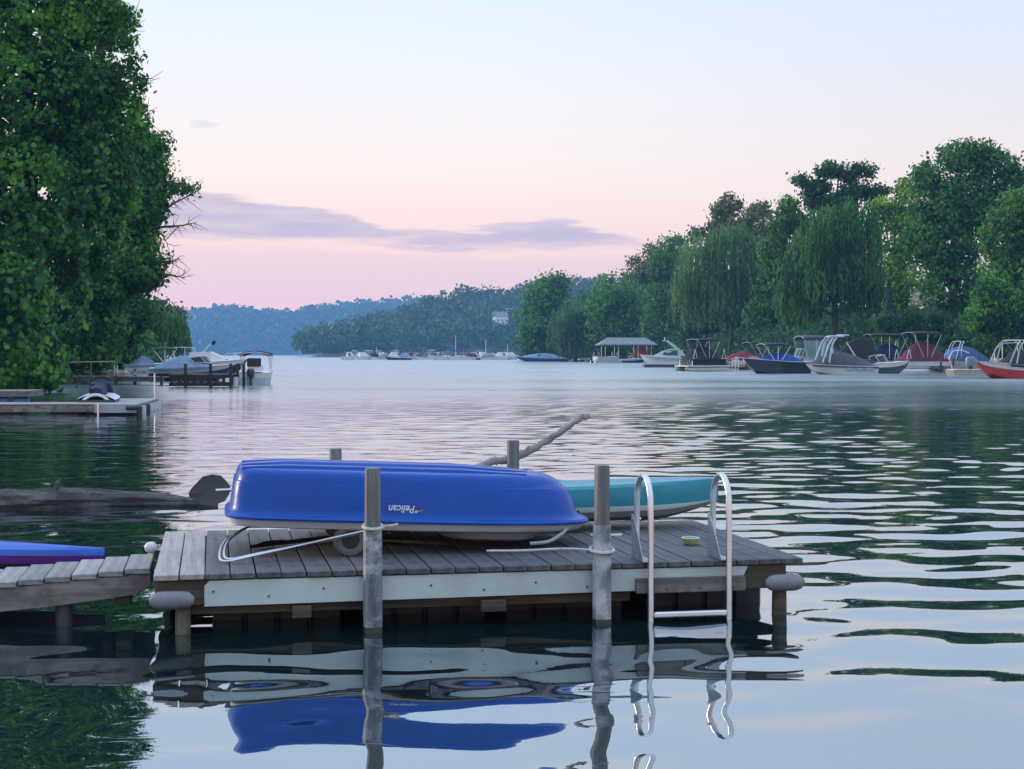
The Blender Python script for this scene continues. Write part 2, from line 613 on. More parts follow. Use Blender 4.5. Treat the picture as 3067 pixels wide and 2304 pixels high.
def random_leaves(C, size, aspect=.7, out=None, droop=0.0, spread=1.0):
    """orientation vectors for leaves at C; out = outward direction their face leans to"""
    n = len(C)
    nrm = rand_dirs(n) * spread
    if out is not None:
        nrm = nrm + out * 1.1
    nrm /= np.linalg.norm(nrm, axis=1)[:, None] + 1e-9
    t = rand_dirs(n)
    t[:, 2] -= droop
    t -= nrm * np.sum(t * nrm, 1)[:, None]
    t /= np.linalg.norm(t, axis=1)[:, None] + 1e-9
    b = np.cross(nrm, t)
    s = (size * rng.uniform(.45, 1.5, n))[:, None]
    return t * s * .5, b * s * .5 * aspect
def wood_on_hill(name, label, mat, d0, d1, pts, x0, x1, ntree, hgt, rad, per, leaf):
    X = rng.uniform(x0, x1, ntree)
    T = rng.uniform(0, 1.0, ntree) ** .8
    Y = d0 + (d1 - d0) * T
    zg = np.array([(-1.0 + (ridge_h(x, pts) - 3) * (math.sin(t * math.pi / 2) ** 1.25)) for x, t in zip(X, T)])
    sz_ = rng.uniform(.55, 1.45, ntree)
    hh = hgt * sz_ * rng.uniform(.85, 1.15, ntree)
    rr = rad * sz_ * rng.uniform(.8, 1.25, ntree)
    C = []
    O = []
    for i in range(ntree):
        d = rand_dirs(per)
        tx_ = CX + F * X[i] / d1
        if any(abs(tx_ - hp) < hw and Y[i] < hd for hp, hw, hd in CLEARINGS):
            continue
        d[:, 2] = np.abs(d[:, 2]) * 1.25 - .35
        lump = 1 + .18 * np.sin(d[:, 0] * 5 + i) * np.cos(d[:, 1] * 6 + i * 2)
        p = d * lump[:, None] * np.array([rr[i], rr[i], hh[i] * .55])
        p += np.array([X[i] * Y[i] / d1, Y[i] + 14 * math.sin(X[i] * .013), max(zg[i], 0) + hh[i] * .5])
        C.append(p)
        O.append(d)
    C = np.concatenate(C)
    O = np.concatenate(O)
    U, V = random_leaves(C, leaf, .8, O)
    return tag(leaf_object(name, mat, C, U, V), label, 'forest', kind='stuff')
CLEARINGS = ((1180, 19, 1040), (1264, 19, 1030))          # plots cut into the woods: photo x, half width, distance
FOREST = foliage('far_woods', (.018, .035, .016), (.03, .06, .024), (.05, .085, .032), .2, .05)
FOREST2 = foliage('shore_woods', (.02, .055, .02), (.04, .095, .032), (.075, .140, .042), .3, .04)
p1 = hill('wooded_hill', 'long blue hill closing the far end of the lake', 2350, 3000,
          [(-200, 975), (200, 972), (420, 972), (560, 962), (640, 953), (720, 950), (790, 958), (900, 955), (960, 948), (1060, 938), (1170, 928), (1260, 924), (1320, 936), (1400, 945), (1700, 950), (2200, 960)],
          -1150, 600, paint('far_ground', (.03, .055, .022), .95, .3, .01))
wood_on_hill('hillside_forest', 'distant blue wooded hillside at the end of the lake', FOREST, 2360, 3000, p1, -1120, 560, 3200, 19, 12, 26, 8.0)
p2 = hill('wooded_hill', 'nearer hazy wooded slope above the marina', 900, 1250,
          [(880, 1068), (950, 1056), (1000, 1044), (1080, 1024), (1160, 1000), (1230, 974), (1300, 948), (1380, 924), (1440, 922), (1520, 938), (1560, 915), (1650, 905), (1760, 890), (1900, 890), (2200, 880)],
          -168, 260, paint('shore_ground', (.04, .065, .026), .95, .3, .02), 40, 12)
wood_on_hill('hillside_forest', 'hazy green woods on the slope behind the marina', FOREST2, 904, 1250, p2, -165, 200, 1300, 15, 6.8, 80, 2.3)

# ------------------------------------------------------------------ trees
BARK = wood('bark', (.07, .06, .05), (.13, .11, .09), 2, .95, 1, 5, .02)
BARKL = wood('pale_bark', (.16, .14, .12), (.26, .23, .2), 2, .95, 1, 5, .02)
LEAF = {
    'deep': foliage('leaf_deep', (0.024, 0.098, 0.026), (0.053, 0.185, 0.044), (0.104, 0.293, 0.054)),
    'mid': foliage('leaf_mid', (0.035, 0.119, 0.026), (0.073, 0.229, 0.041), (0.147, 0.359, 0.058)),
    'yellow': foliage('leaf_yellow', (0.078, 0.185, 0.018), (0.173, 0.370, 0.028), (0.347, 0.586, 0.045), .5),
    'willow': foliage('leaf_willow', (0.053, 0.130, 0.044), (0.095, 0.229, 0.067), (0.165, 0.325, 0.092)),
    'willow2': foliage('leaf_willow_grey', (0.045, 0.126, 0.051), (0.078, 0.195, 0.074), (0.130, 0.271, 0.100)),
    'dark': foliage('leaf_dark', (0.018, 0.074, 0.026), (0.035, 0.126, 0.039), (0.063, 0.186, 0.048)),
    'vine': foliage('leaf_vine', (0.015, 0.084, 0.025), (0.045, 0.196, 0.044), (0.192, 0.476, 0.057), .5, .35),
    'bronze': foliage('leaf_bronze', (0.053, 0.079, 0.030), (0.104, 0.143, 0.048), (0.173, 0.217, 0.074), .3),
    'spruce': foliage('needle_blue', (0.027, 0.062, 0.068), (0.054, 0.109, 0.115), (0.088, 0.155, 0.155), .1),
    'bloom': foliage('blossom_white', (0.472, 0.558, 0.486), (0.743, 0.868, 0.756), (0.900, 0.900, 0.900), .2),
}
def trunk_mesh(base, top, r0, limbs, parent, mat, name='trunk'):
    mb = MB()
    base, top = Vector(base), Vector(top)
    pts, rs = [], []
    off = Vector((random.uniform(-1, 1), random.uniform(-1, 1), 0)) * .05 * (top - base).length
    for i in range(7):
        t = i / 6
        pts.append(base.lerp(top, t) + off * math.sin(t * math.pi))
        rs.append(r0 * (1.35 if i == 0 else 1) * (1 - .8 * t))
    mb.tube(pts, rs, 8)
    for q in limbs:
        q = Vector(q)
        k = random.uniform(.3, .7)
        s0 = base.lerp(top, k) + off * math.sin(k * math.pi)
        mid = s0.lerp(q, .5) + Vector((0, 0, -.04 * (q - s0).length))
        mb.tube([s0, mid, q], [r0 * .42, r0 * .26, r0 * .06], 6)
    return mb.build(name, mat, parent, True)
def lobe_points(lobes, ncl, per, sig):
    """clumps of leaves spread over and inside a set of ellipsoids -> points, outward directions"""
    areas = np.array([(l[3] * l[4] + l[4] * l[5] + l[3] * l[5]) for l in lobes])
    pick = rng.choice(len(lobes), ncl, p=areas / areas.sum())
    Lb = np.array(lobes)[pick]
    d = rand_dirs(ncl)
    rad = 1 - np.abs(rng.normal(0, .20, ncl))
    rad *= 1 + .14 * np.sin(d[:, 0] * 6 + pick) * np.cos(d[:, 2] * 7 + pick * 3)
    cc = Lb[:, :3] + d * rad[:, None] * Lb[:, 3:6]
    ps = np.repeat(cc, per, 0) + rng.normal(0, 1, (ncl * per, 3)) * sig * np.array([1, 1, .75])
    return ps, np.repeat(d, per, 0)
def px_lobes(d, specs):
    """specs: (px, py, half width px, half height px[, depth offset m]) -> ellipsoids at their true distance"""
    out = []
    for sp_ in specs:
        px, py, rx, rz = sp_[:4]
        dd = d + (sp_[4] if len(sp_) > 4 else 0)
        c = D(px, py, dd)
        a, b = rx * dd / F, rz * dd / F
        out.append((c.x, c.y, c.z, a, (a + b) * .45, b))
    return out
def broadleaf(name, label, d, specs, leafmat, base_px, ncl=330, per=26, leaf=.42, sig=.55, trunk_r=.3, bark=None, droop=.3, cat='tree', group=None, ground=.5):
    L = px_lobes(d, specs)
    bx = XW(base_px, d)
    t = thing(name, label, cat, (bx, d, ground), 0, group)
    off = np.array([bx, d, ground])
    P, O = lobe_points(L, ncl, per, sig)
    P = P - off
    U, V = random_leaves(P, leaf, .72, O, droop)
    leaf_object('crown', leafmat, P, U, V, t)
    topz = max(l[2] for l in L) - ground
    cx_ = sum(l[0] for l in L) / len(L) - bx
    trunk_mesh((0, 0, -.6), (cx_ * .7, 0, topz), trunk_r, [Vector(l[:3]) - Vector(off) for l in L], t, bark or BARK)
    return t
def willow(name, label, d, specs, leafmat, base_px, hang_to, strands=900, leaf=.5, trunk_r=.35, ground=.5, maxlen=9.0, group=None):
    """dome of hanging strands; hang_to = photo y the longest strands reach down to"""
    L = px_lobes(d, specs)
    bx = XW(base_px, d)
    t = thing(name, label, 'tree', (bx, d, ground), 0, group)
    off = np.array([bx, d, ground])
    zmin = D(0, hang_to, d).z
    areas = np.array([l[3] * l[4] for l in L])
    pick = rng.choice(len(L), strands, p=areas / areas.sum())
    C, U, V = [], [], []
    ph = rng.uniform(0, 6.28, len(L))
    for i in range(strands):
        l = L[pick[i]]
        a = rng.uniform(0, 2 * math.pi)
        el = math.asin(rng.uniform(-.15, 1))
        rr = 1.04 - abs(rng.normal(0, .24))
        rr *= 1 + .15 * math.sin(a * 4 + ph[pick[i]]) + .08 * math.sin(a * 9 + el * 6 + ph[pick[i]] * 2)
        p = np.array([l[0] + math.cos(a) * math.cos(el) * l[3] * rr, l[1] + math.sin(a) * math.cos(el) * l[4] * rr, l[2] + math.sin(el) * l[5] * rr])
        ln = min(maxlen * rng.uniform(.2, 1.05), max(p[2] - zmin - rng.uniform(0, 3.0), 1.0))
        k = max(3, int(ln / (leaf * .62)))
        sway = np.array([math.cos(a), math.sin(a), 0]) * rng.uniform(.0, .10)
        s_ = np.arange(k) / k
        q = p + np.outer(s_ * ln, np.array([0, 0, -1.0])) + np.outer(np.sin(s_ * 2.2) * ln, sway) + rng.normal(0, .07, (k, 3))
        C.append(q)
        dirs = np.tile(np.array([0, 0, -1.0]), (k, 1)) + rng.normal(0, .28, (k, 3)) + sway
        dirs /= np.linalg.norm(dirs, axis=1)[:, None]
        sd_ = np.cross(dirs, rand_dirs(k))
        sd_ /= np.linalg.norm(sd_, axis=1)[:, None] + 1e-9
        sz = leaf * rng.uniform(.7, 1.3, k)[:, None]
        U.append(dirs * sz * .62)
        V.append(sd_ * sz * .17)
    C = np.concatenate(C) - off
    leaf_object('crown', leafmat, C, np.concatenate(U), np.concatenate(V), t)
    topz = max(l[2] for l in L) - ground
    trunk_mesh((0, 0, -.6), (0, 0, topz), trunk_r, [Vector(l[:3]) - Vector(off) for l in L], t, BARK)
    return t
# ---- east bank
broadleaf('shade_tree', 'green tree at the tip of the point beside the blue covered boat', 368,
          [(1630, 885, 60, 52), (1668, 856, 42, 38), (1612, 965, 62, 66), (1672, 955, 56, 66), (1592, 1030, 44, 44), (1650, 1040, 66, 38)], LEAF['mid'], 1640, 420, 26, .75, .9, .5)
willow('willow_tree', 'small grey green willow next to the tree at the point', 345, [(1700, 965, 52, 50), (1748, 935, 48, 44), (1725, 1000, 60, 40)], LEAF['willow2'], 1722, 1078, 620, .8, .4)
broadleaf('shade_tree', 'hazy blue tree far behind the small willow', 500, [(1758, 900, 28, 26), (1792, 905, 26, 30), (1770, 950, 44, 50)], LEAF['dark'], 1765, 130, 24, 1.0, 1.1, .5, ground=3)
broadleaf('shade_tree', 'wide fresh green tree behind the fabric boat canopy', 340,
          [(1838, 885, 66, 62), (1800, 965, 56, 76), (1892, 935, 76, 86), (1852, 1010, 104, 58), (1932, 985, 66, 76), (1965, 1040, 56, 38)], LEAF['mid'], 1880, 520, 26, .7, .85, .5)
broadleaf('slender_tree', 'thin bronze leaved tree rising behind the fresh green tree', 358,
          [(1912, 800, 30, 42), (1958, 778, 32, 44), (1992, 745, 26, 36), (1900, 850, 36, 36), (1985, 830, 44, 60)], LEAF['bronze'], 1950, 210, 22, .6, .75, .3)
broadleaf('shade_tree', 'deep green tree filling the gap beside the great willow', 318,
          [(1990, 800, 44, 52), (2000, 890, 56, 80), (1985, 985, 60, 76), (2030, 740, 34, 34)], LEAF['deep'], 1995, 380, 26, .62, .75, .4)
willow('willow_tree', 'great weeping willow with long pale strands above the black pontoon boat', 246,
       [(2100, 765, 74, 70), (2190, 745, 88, 78), (2060, 855, 56, 66), (2272, 785, 76, 88), (2150, 862, 104, 84), (2240, 880, 88, 80)], LEAF['willow'], 2185, 1000, 1700, .62, .5, maxlen=8)
broadleaf('slender_tree', 'dark bronze treetop standing up behind the great willow', 268,
          [(2162, 638, 26, 34), (2192, 614, 26, 28), (2134, 694, 28, 24), (2186, 690, 46, 50), (2090, 706, 26, 18)], LEAF['bronze'], 2180, 230, 22, .5, .55, .3)
broadleaf('slender_tree', 'twiggy thin tree in front of the pink sky between the two willows', 258,
          [(2262, 664, 40, 48), (2286, 630, 24, 24), (2300, 720, 44, 50)], LEAF['bronze'], 2280, 190, 22, .45, .5, .3)
broadleaf('slender_tree', 'loose leaved tree with gaps beside the dark willow', 214,
          [(2360, 612, 28, 24), (2340, 676, 40, 44), (2398, 690, 28, 46), (2310, 740, 34, 40), (2372, 640, 26, 30)], LEAF['mid'], 2350, 230, 22, .45, .5, .3)
broadleaf('tall_tree', 'tall spreading tree with an airy top behind the dark willow', 206,
          [(2402, 540, 26, 15), (2446, 566, 40, 24), (2486, 510, 36, 20), (2540, 520, 38, 22), (2590, 512, 28, 18), (2622, 574, 32, 20), (2560, 572, 46, 28), (2440, 606, 36, 20), (2510, 620, 60, 40)],
          LEAF['dark'], 2515, 420, 24, .42, .45, .4)
willow('willow_tree', 'dark dense willow behind the wake boat', 185,
       [(2480, 705, 92, 86), (2560, 695, 74, 96), (2425, 805, 82, 84), (2520, 825, 112, 100), (2590, 835, 58, 104), (2380, 875, 54, 70)], LEAF['deep'], 2500, 992, 2300, .58, .5, maxlen=6.5)
broadleaf('maple_tree', 'yellow green tree catching the last light', 200,
          [(2642, 624, 36, 32), (2622, 690, 32, 46), (2664, 766, 34, 56), (2702, 648, 46, 56), (2660, 846, 38, 48), (2722, 566, 36, 36), (2732, 726, 46, 66), (2710, 850, 60, 70), (2690, 920, 50, 40)], LEAF['yellow'], 2690, 430, 26, .45, .5, .35)
broadleaf('oak_tree', 'biggest tree of the bank, broad and deep green', 170,
          [(2782, 532, 56, 46), (2872, 474, 64, 44), (2932, 466, 52, 40), (2990, 510, 56, 52), (2822, 624, 84, 76), (2902, 596, 94, 84), (2832, 744, 94, 86), (2772, 700, 56, 66), (2862, 852, 104, 78), (2980, 640, 84, 84), (3060, 570, 56, 66)],
          LEAF['deep'], 2870, 1150, 26, .42, .5, .55)
broadleaf('ash_tree', 'fresh green tree in front of the biggest tree', 152,
          [(3010, 705, 70, 84), (3052, 630, 54, 62), (3064, 805, 64, 84), (2992, 825, 52, 70), (3120, 720, 80, 120)], LEAF['mid'], 3040, 620, 26, .38, .45, .4)
broadleaf('lilac_bush', 'bright green bush on the bank behind the maroon pontoon boat', 146,
          [(2950, 885, 34, 44), (2930, 950, 42, 40), (2992, 905, 46, 54), (2990, 970, 56, 32), (3052, 950, 56, 54)], LEAF['vine'], 2975, 420, 26, .36, .4, .15, cat='bush')
broadleaf('ash_tree', 'green tree at the edge of the bank past the fresh green tree', 148,
          [(3190, 640, 90, 110), (3260, 760, 100, 140), (3170, 850, 90, 100)], LEAF['deep'], 3200, 420, 26, .5, .6, .4)
broadleaf('shade_tree', 'dark leafy tree closing the gap between the two willows', 236,
          [(2345, 790, 60, 70), (2330, 880, 70, 80), (2370, 940, 80, 60), (2290, 950, 60, 60)], LEAF['deep'], 2345, 420, 26, .5, .6, .35)
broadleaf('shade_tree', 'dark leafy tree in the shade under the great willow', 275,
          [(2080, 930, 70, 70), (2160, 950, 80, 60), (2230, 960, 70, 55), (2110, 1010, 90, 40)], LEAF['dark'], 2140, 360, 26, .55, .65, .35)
# blue spruce: tiers of drooping boughs
def spruce(label, d, px, py0, py1, rpx):
    base = D(px, py1, d)
    top = D(px, py0, d)
    t = thing('spruce_tree', label, 'tree', (base.x, d, base.z))
    hgt = top.z - base.z
    r0 = rpx * d / F
    n = 5200
    k = rng.uniform(0, 1, n) ** .75
    a = rng.uniform(0, 6.283, n)
    tier = np.abs(np.sin(k * 22))
    rr = r0 * (1 - k) * (.55 + .45 * tier) * rng.uniform(.5, 1, n)
    P = np.stack([np.cos(a) * rr, np.sin(a) * rr, k * hgt - .12 * rr], 1)
    O = np.stack([np.cos(a), np.sin(a), np.full(n, .4)], 1)
    U, V = random_leaves(P, .34, .35, O, .5)
    leaf_object('crown', LEAF['spruce'], P, U, V, t)
    trunk_mesh((0, 0, -3), (0, 0, hgt * .96), .16, [], t, BARK)
spruce('blue spruce standing between the dark willow and the biggest tree', 172, 2662, 842, 985, 30)
SH = [('dark', 2652, 968, 30, 22), ('deep', 2692, 988, 34, 24), ('dark', 2728, 955, 28, 20), ('deep', 2770, 990, 38, 28), ('dark', 2812, 962, 34, 26), ('deep', 2852, 992, 42, 28)]
for k, (m_, px, py, a_, b_) in enumerate(SH):
    broadleaf('clipped_shrub', 'rounded clipped shrub on the bank between the spruce and the biggest tree', 166, [(px, py, a_, b_), (px + a_ * .5, py + b_ * .5, a_ * .8, b_ * .6)], LEAF[m_], px, 90, 26, .26, .28, .08,
              cat='shrub', group='rounded shrubs on the bank', ground=1.0)
broadleaf('flowering_shrub', 'white blossoming shrub above the rounded shrubs', 172, [(2756, 890, 20, 14), (2770, 902, 18, 10)], LEAF['bloom'], 2760, 60, 14, .22, .35, .06, cat='shrub', ground=2.5)
w_ = D(2762, 912, 174)
tag(MB().cbox((0, 0, 0), (3.0, .4, .35), .04).build('retaining_wall', paint('pale_stone', (.38, .37, .36), .9, .3, 2), loc=w_), 'low pale stone wall under the white blossoming shrub', 'wall')
# dark undergrowth along the foot of the bank: nobody could count it
def undergrowth(label, pts, n, hgt, leaf, mat):
    P = []
    for (x0, y0, z0), (x1, y1, z1) in zip(pts[:-1], pts[1:]):
        k = n // (len(pts) - 1)
        t_ = rng.uniform(0, 1, k)
        lump = .55 + .45 * np.sin(t_ * 17 + x0) * np.cos(t_ * 41)
        P.append(np.stack([x0 + (x1 - x0) * t_ + rng.normal(0, 1.4, k), y0 + (y1 - y0) * t_ + rng.normal(0, 1.4, k), z0 + (z1 - z0) * t_ + rng.uniform(0, 1, k) ** 1.3 * hgt * (.6 + .5 * lump)], 1))
    P = np.concatenate(P)
    U, V = random_leaves(P, leaf, .7, np.tile([0, -.5, .6], (len(P), 1)), .4)
    tag(leaf_object('undergrowth', mat, P, U, V), label, 'undergrowth', kind='stuff')
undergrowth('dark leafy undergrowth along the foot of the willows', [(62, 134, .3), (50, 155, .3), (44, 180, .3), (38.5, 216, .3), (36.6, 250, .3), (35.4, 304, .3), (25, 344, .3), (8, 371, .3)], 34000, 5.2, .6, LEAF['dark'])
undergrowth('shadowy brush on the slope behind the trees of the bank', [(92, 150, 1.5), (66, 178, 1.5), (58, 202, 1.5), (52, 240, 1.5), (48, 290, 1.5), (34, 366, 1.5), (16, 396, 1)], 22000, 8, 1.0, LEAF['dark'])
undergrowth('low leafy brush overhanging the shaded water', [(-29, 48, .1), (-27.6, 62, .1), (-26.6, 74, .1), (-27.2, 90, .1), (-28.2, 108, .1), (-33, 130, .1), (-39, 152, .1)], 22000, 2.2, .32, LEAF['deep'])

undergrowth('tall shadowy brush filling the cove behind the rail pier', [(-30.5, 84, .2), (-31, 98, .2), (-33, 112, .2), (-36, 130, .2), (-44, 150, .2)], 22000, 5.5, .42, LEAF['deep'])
# ---- west bank: vine covered trees
def vine_tree(name, label, d, specs, leafmat, base_px, ncl, per, leaf, sig, r0=.4, ground=.5, hang=(), cat='tree'):
    L = px_lobes(d, specs)
    bx = XW(base_px, d)
    t = thing(name, label, cat, (bx, d, ground))
    off = np.array([bx, d, ground])
    P, O = lobe_points(L, ncl, per, sig)
    P = P - off
    U, V = random_leaves(P, leaf, .85, O, .9, .75)
    leaf_object('crown', leafmat, P, U, V, t, True)
    topz = max(l[2] for l in L) - ground
    trunk_mesh((0, 0, -.8), (0, 0, topz), r0, [Vector(l[:3]) - Vector(off) for l in L], t, BARK)
    for (px, y0, y1, dd, n_) in hang:
        a, b_ = D(px, y0, dd), D(px + 14, y1, dd)
        k = np.linspace(0, 1, n_)
        Q = np.outer(1 - k, np.array(a)) + np.outer(k, np.array(b_)) - off
        Q[:, 0] += .18 * np.sin(k * 19 + px)
        Q += rng.normal(0, 1, Q.shape) * np.array([.16, .14, .12]) * (1.15 - k)[:, None]
        U, V = random_leaves(Q, leaf * 1.15, .9, np.tile([.3, -1, .2], (n_, 1)), 1.2, .5)
        leaf_object('hanging_vine', LEAF['vine'], Q, U, V, t, True)
    return t
vt = vine_tree('vine_covered_tree', 'towering tree smothered in climbing vines on the shaded shore', 72,
          [(60, 60, 190, 150), (225, 45, 108, 112), (318, 80, 52, 84), (90, -210, 240, 170), (290, -190, 90, 130), (60, 300, 210, 190), (258, 270, 104, 124), (330, 270, 46, 80), (290, 425, 106, 112), (120, 560, 210, 170), (320, 560, 96, 100), (80, 780, 170, 150), (250, 725, 120, 110),
           (-200, 100, 180, 260), (-200, 600, 180, 300)],
          LEAF['vine'], 40, 5200, 18, .215, .24, .5, hang=((245, 560, 985, 69, 150), (180, 470, 720, 68, 80), (30, 520, 830, 68, 90), (300, 430, 640, 69, 70), (110, 640, 860, 67, 70)))
t2 = vine_tree('vine_covered_tree', 'vine hung tree leaning out over the water with bare twigs at its edge', 88,
          [(408, 420, 40, 56), (440, 520, 50, 62), (402, 640, 82, 84), (385, 760, 84, 76), (455, 600, 38, 44), (300, 850, 104, 86), (462, 450, 18, 30), (420, 830, 60, 46), (300, 985, 60, 120), (240, 1040, 70, 80)], LEAF['vine'], 290, 1900, 20, .24, .28, .2)
# loose sprays at the edge of the towering tree, where the sky shows between the leaves
Lx = px_lobes(71, [(345, 30, 30, 40), (372, 110, 30, 46), (392, 60, 18, 26), (378, 215, 30, 50), (392, 300, 30, 40), (408, 350, 34, 40), (418, 250, 14, 26), (425, 420, 34, 34), (402, 165, 16, 22), (340, -60, 40, 60)])
P_, O_ = lobe_points(Lx, 230, 11, .20)
P_ = P_ - np.array(vt.location)
U_, V_l = random_leaves(P_, .20, .75, O_, .7, .9)
leaf_object('outer_leaves', LEAF['vine'], P_, U_, V_l, vt, True)
def twig_tree(t, d, branches, mat, off):
    mb = MB()
    for br in branches:
        pts = [D(px, py, d) - off for px, py in br]
        pts = smooth_path(pts, 4)
        n_ = len(pts)
        mb.tube(pts, [.085 * (1 - i / n_) + .012 for i in range(n_)], 5)
        for i in range(3, n_, 1):
            for q in range(2):
                dv = Vector((random.uniform(-.2, 1), random.uniform(-.5, .5), random.uniform(-.7, .9))) * random.uniform(.5, 1.3)
                mid = pts[i] + dv * .5 + Vector((0, 0, random.uniform(-.1, .1)))
                mb.tube([pts[i], mid, pts[i] + dv], [.022, .015, .008], 4)
    mb.build('bare_branch', mat, t)
twig_tree(t2, 88, [[(420, 700), (470, 650), (520, 610), (560, 590), (592, 572)], [(430, 690), (490, 680), (545, 676), (580, 668)], [(440, 720), (480, 700), (500, 730)],
                   [(400, 800), (450, 800), (500, 790), (530, 776)], [(420, 800), (470, 820), (520, 826), (550, 832)], [(410, 850), (450, 850), (480, 862)]], wood('twig_bark', (.10, .075, .065), (.17, .13, .115), 2, .9), t2.location)
twig_tree(vt, 71.5, [[(290, 160), (340, 130), (380, 90), (400, 60)], [(300, 290), (360, 260), (400, 240), (425, 245)], [(310, 380), (370, 360), (420, 340), (440, 350)], [(300, 60), (340, 20), (370, -20)]], MATS['twig_bark'], vt.location)
Lx = px_lobes(88, [(535, 566, 52, 12), (505, 550, 30, 12), (480, 430, 22, 34), (470, 500, 26, 30), (475, 780, 36, 26), (450, 830, 40, 26)])
P_, O_ = lobe_points(Lx, 190, 12, .28)
P_ = P_ - np.array(t2.location)
U_, V_ = random_leaves(P_, .22, .6, O_, .3)
leaf_object('outer_leaves', LEAF['deep'], P_, U_, V_, t2)
vine_tree('vine_thicket', 'mound of vines sprawling down to the small barrel dock', 64,
          [(20, 900, 104, 104), (55, 1040, 84, 104), (10, 1120, 124, 46), (120, 1110, 50, 46)], LEAF['vine'], 20, 1000, 22, .26, .32, .2, cat='thicket')
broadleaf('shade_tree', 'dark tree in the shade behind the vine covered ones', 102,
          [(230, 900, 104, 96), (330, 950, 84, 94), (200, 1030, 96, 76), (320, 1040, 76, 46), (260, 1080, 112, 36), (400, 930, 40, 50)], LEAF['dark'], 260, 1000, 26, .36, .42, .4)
willow('willow_tree', 'pale green willow at the end of the shaded shore', 150, [(430, 965, 56, 60), (498, 985, 58, 54), (538, 1022, 32, 42), (400, 930, 40, 36)], LEAF['willow'], 470, 1086, 1100, .45, .35, maxlen=5)
broadleaf('rounded_bush', 'soft rounded light green bush beside the docked cruisers', 120, [(420, 1046, 42, 38), (388, 1066, 40, 26), (452, 1070, 30, 24)], LEAF['willow'], 415, 260, 26, .3, .32, .1, cat='bush', ground=.3)
broadleaf('shade_tree', 'slim twiggy tree rising behind the pale green willow', 165, [(500, 938, 30, 14), (470, 920, 26, 16), (530, 945, 18, 12)], LEAF['bronze'], 490, 70, 20, .35, .5, .15, ground=.5)
broadleaf('shade_tree', 'shore tree beyond the vines at the edge of the cove', 60, [(-330, 500, 180, 400), (-300, 950, 200, 150), (-330, 0, 200, 240)], LEAF['deep'], -320, 700, 22, .5, .6, .5)
# ================================================================== the floating dock and what is on it
ALUM = paint('aluminium', (.62, .65, .68), .28, .10, 9, .9)
ALUM_DULL = paint('dull_aluminium', (.42, .45, .49), .5, .2, 9, .6, bmp=.001)
BLACKP = paint('black_plastic', (.018, .018, .02), .45, .3, 6)
GREYP = paint('grey_plastic', (.22, .23, .25), .6, .25, 6)
ROPE = paint('white_rope', (.55, .55, .55), .9, .3, 40, bmp=.002)
DECKZ = .348
A0 = G(458, 1723, DECKZ)
A1 = G(2405, 1671, DECKZ)
ang = math.atan2(A1.y - A0.y, A1.x - A0.x)
DW = (A1 - A0).length                                 # dock width along its front
DD = 2.2
DM = Matrix.Translation((A0.x, A0.y, 0)) @ Matrix.Rotation(ang, 4, 'Z')
DMI = DM.inverted()
def W(u, v, z):
    return DM @ Vector((u, v, z))
def DV(px, py, v):
    """dock coordinates (u, v, z) where the ray through a pixel crosses the upright plane v"""
    o = DMI @ Vector((0, 0, EYE))
    d = DMI.to_3x3() @ ray(px, py)
    t = (v - o.y) / d.y
    p = o + d * t
    return Vector((p.x, v, p.z))
def DZ(px, py, z=DECKZ):
    return DMI @ G(px, py, z)
dock = thing('swim_dock', 'weathered grey swim dock with a pale painted front board and four posts', 'dock', (A0.x, A0.y, 0), ang)
PLANK = wood('deck_plank', (.085, .088, .10), (.16, .162, .175), 0, .72, 1, 26, .0016, stain=(.105, .105, .118))
PLANKL = wood('deck_plank_pale', (.33, .30, .30), (.45, .415, .41), 0, .75, 1, 26, .0016)
OLDW = wood('old_timber', (.065, .058, .042), (.13, .115, .085), 0, .85, 1, 16, .004)
GREYW = wood('grey_timber', (.16, .155, .15), (.30, .29, .28), 0, .85, 1, 18, .004, stain=(.12, .10, .10))
POSTW = wood('post_wood', (.17, .18, .18), (.30, .31, .31), 2, .85, 1, 20, .003)
POSTP = wood('worn_painted_post', (.16, .18, .20), (.42, .46, .50), 2, .75, 1, 9, .003, stain=(.50, .53, .55))
PW = 0.1425
npl = int(DW / PW)
PW = DW / npl
pm = MB().cbox((0, 0, 0), (DD + .02, PW - .007, .032), .004).mesh('plank', False)
pm2 = pm.copy()
pm.materials.append(PLANK)
pm2.materials.append(PLANKL)
for i in range(npl):
    o = inst(pm2 if i < 2 else pm, 'plank', dock, ((i + .5) * PW, DD / 2 - .01 + random.uniform(-.006, .006), DECKZ - .016 + random.uniform(-.0015, .0015)), (0, 0, math.pi / 2 + random.uniform(-.002, .002)))
# frame under the planks
zt = DECKZ - .034
def beam(name, u0, u1, v, z0, z1, th, mat, ch=.004):
    return MB().cbox(((u0 + u1) / 2, v, (z0 + z1) / 2), (u1 - u0, th, z1 - z0), ch).build(name, mat, dock)
beam('front_beam', .02, DW - .10, .045, zt - .15, zt, .045, OLDW)
beam('rear_beam', .02, DW - .03, DD - .05, zt - .15, zt, .045, OLDW)
for v in (.62, 1.15, 1.70):
    beam('joist', .06, DW - .08, v, zt - .14, zt - .002, .04, OLDW)
for u in (.03, DW - .11):
    MB().cbox((0, 0, 0), (DD - .14, .045, .15), .004, Matrix.Rotation(math.pi / 2, 3, 'Z')).build('side_beam', OLDW, dock, loc=(u, DD / 2, zt - .077))
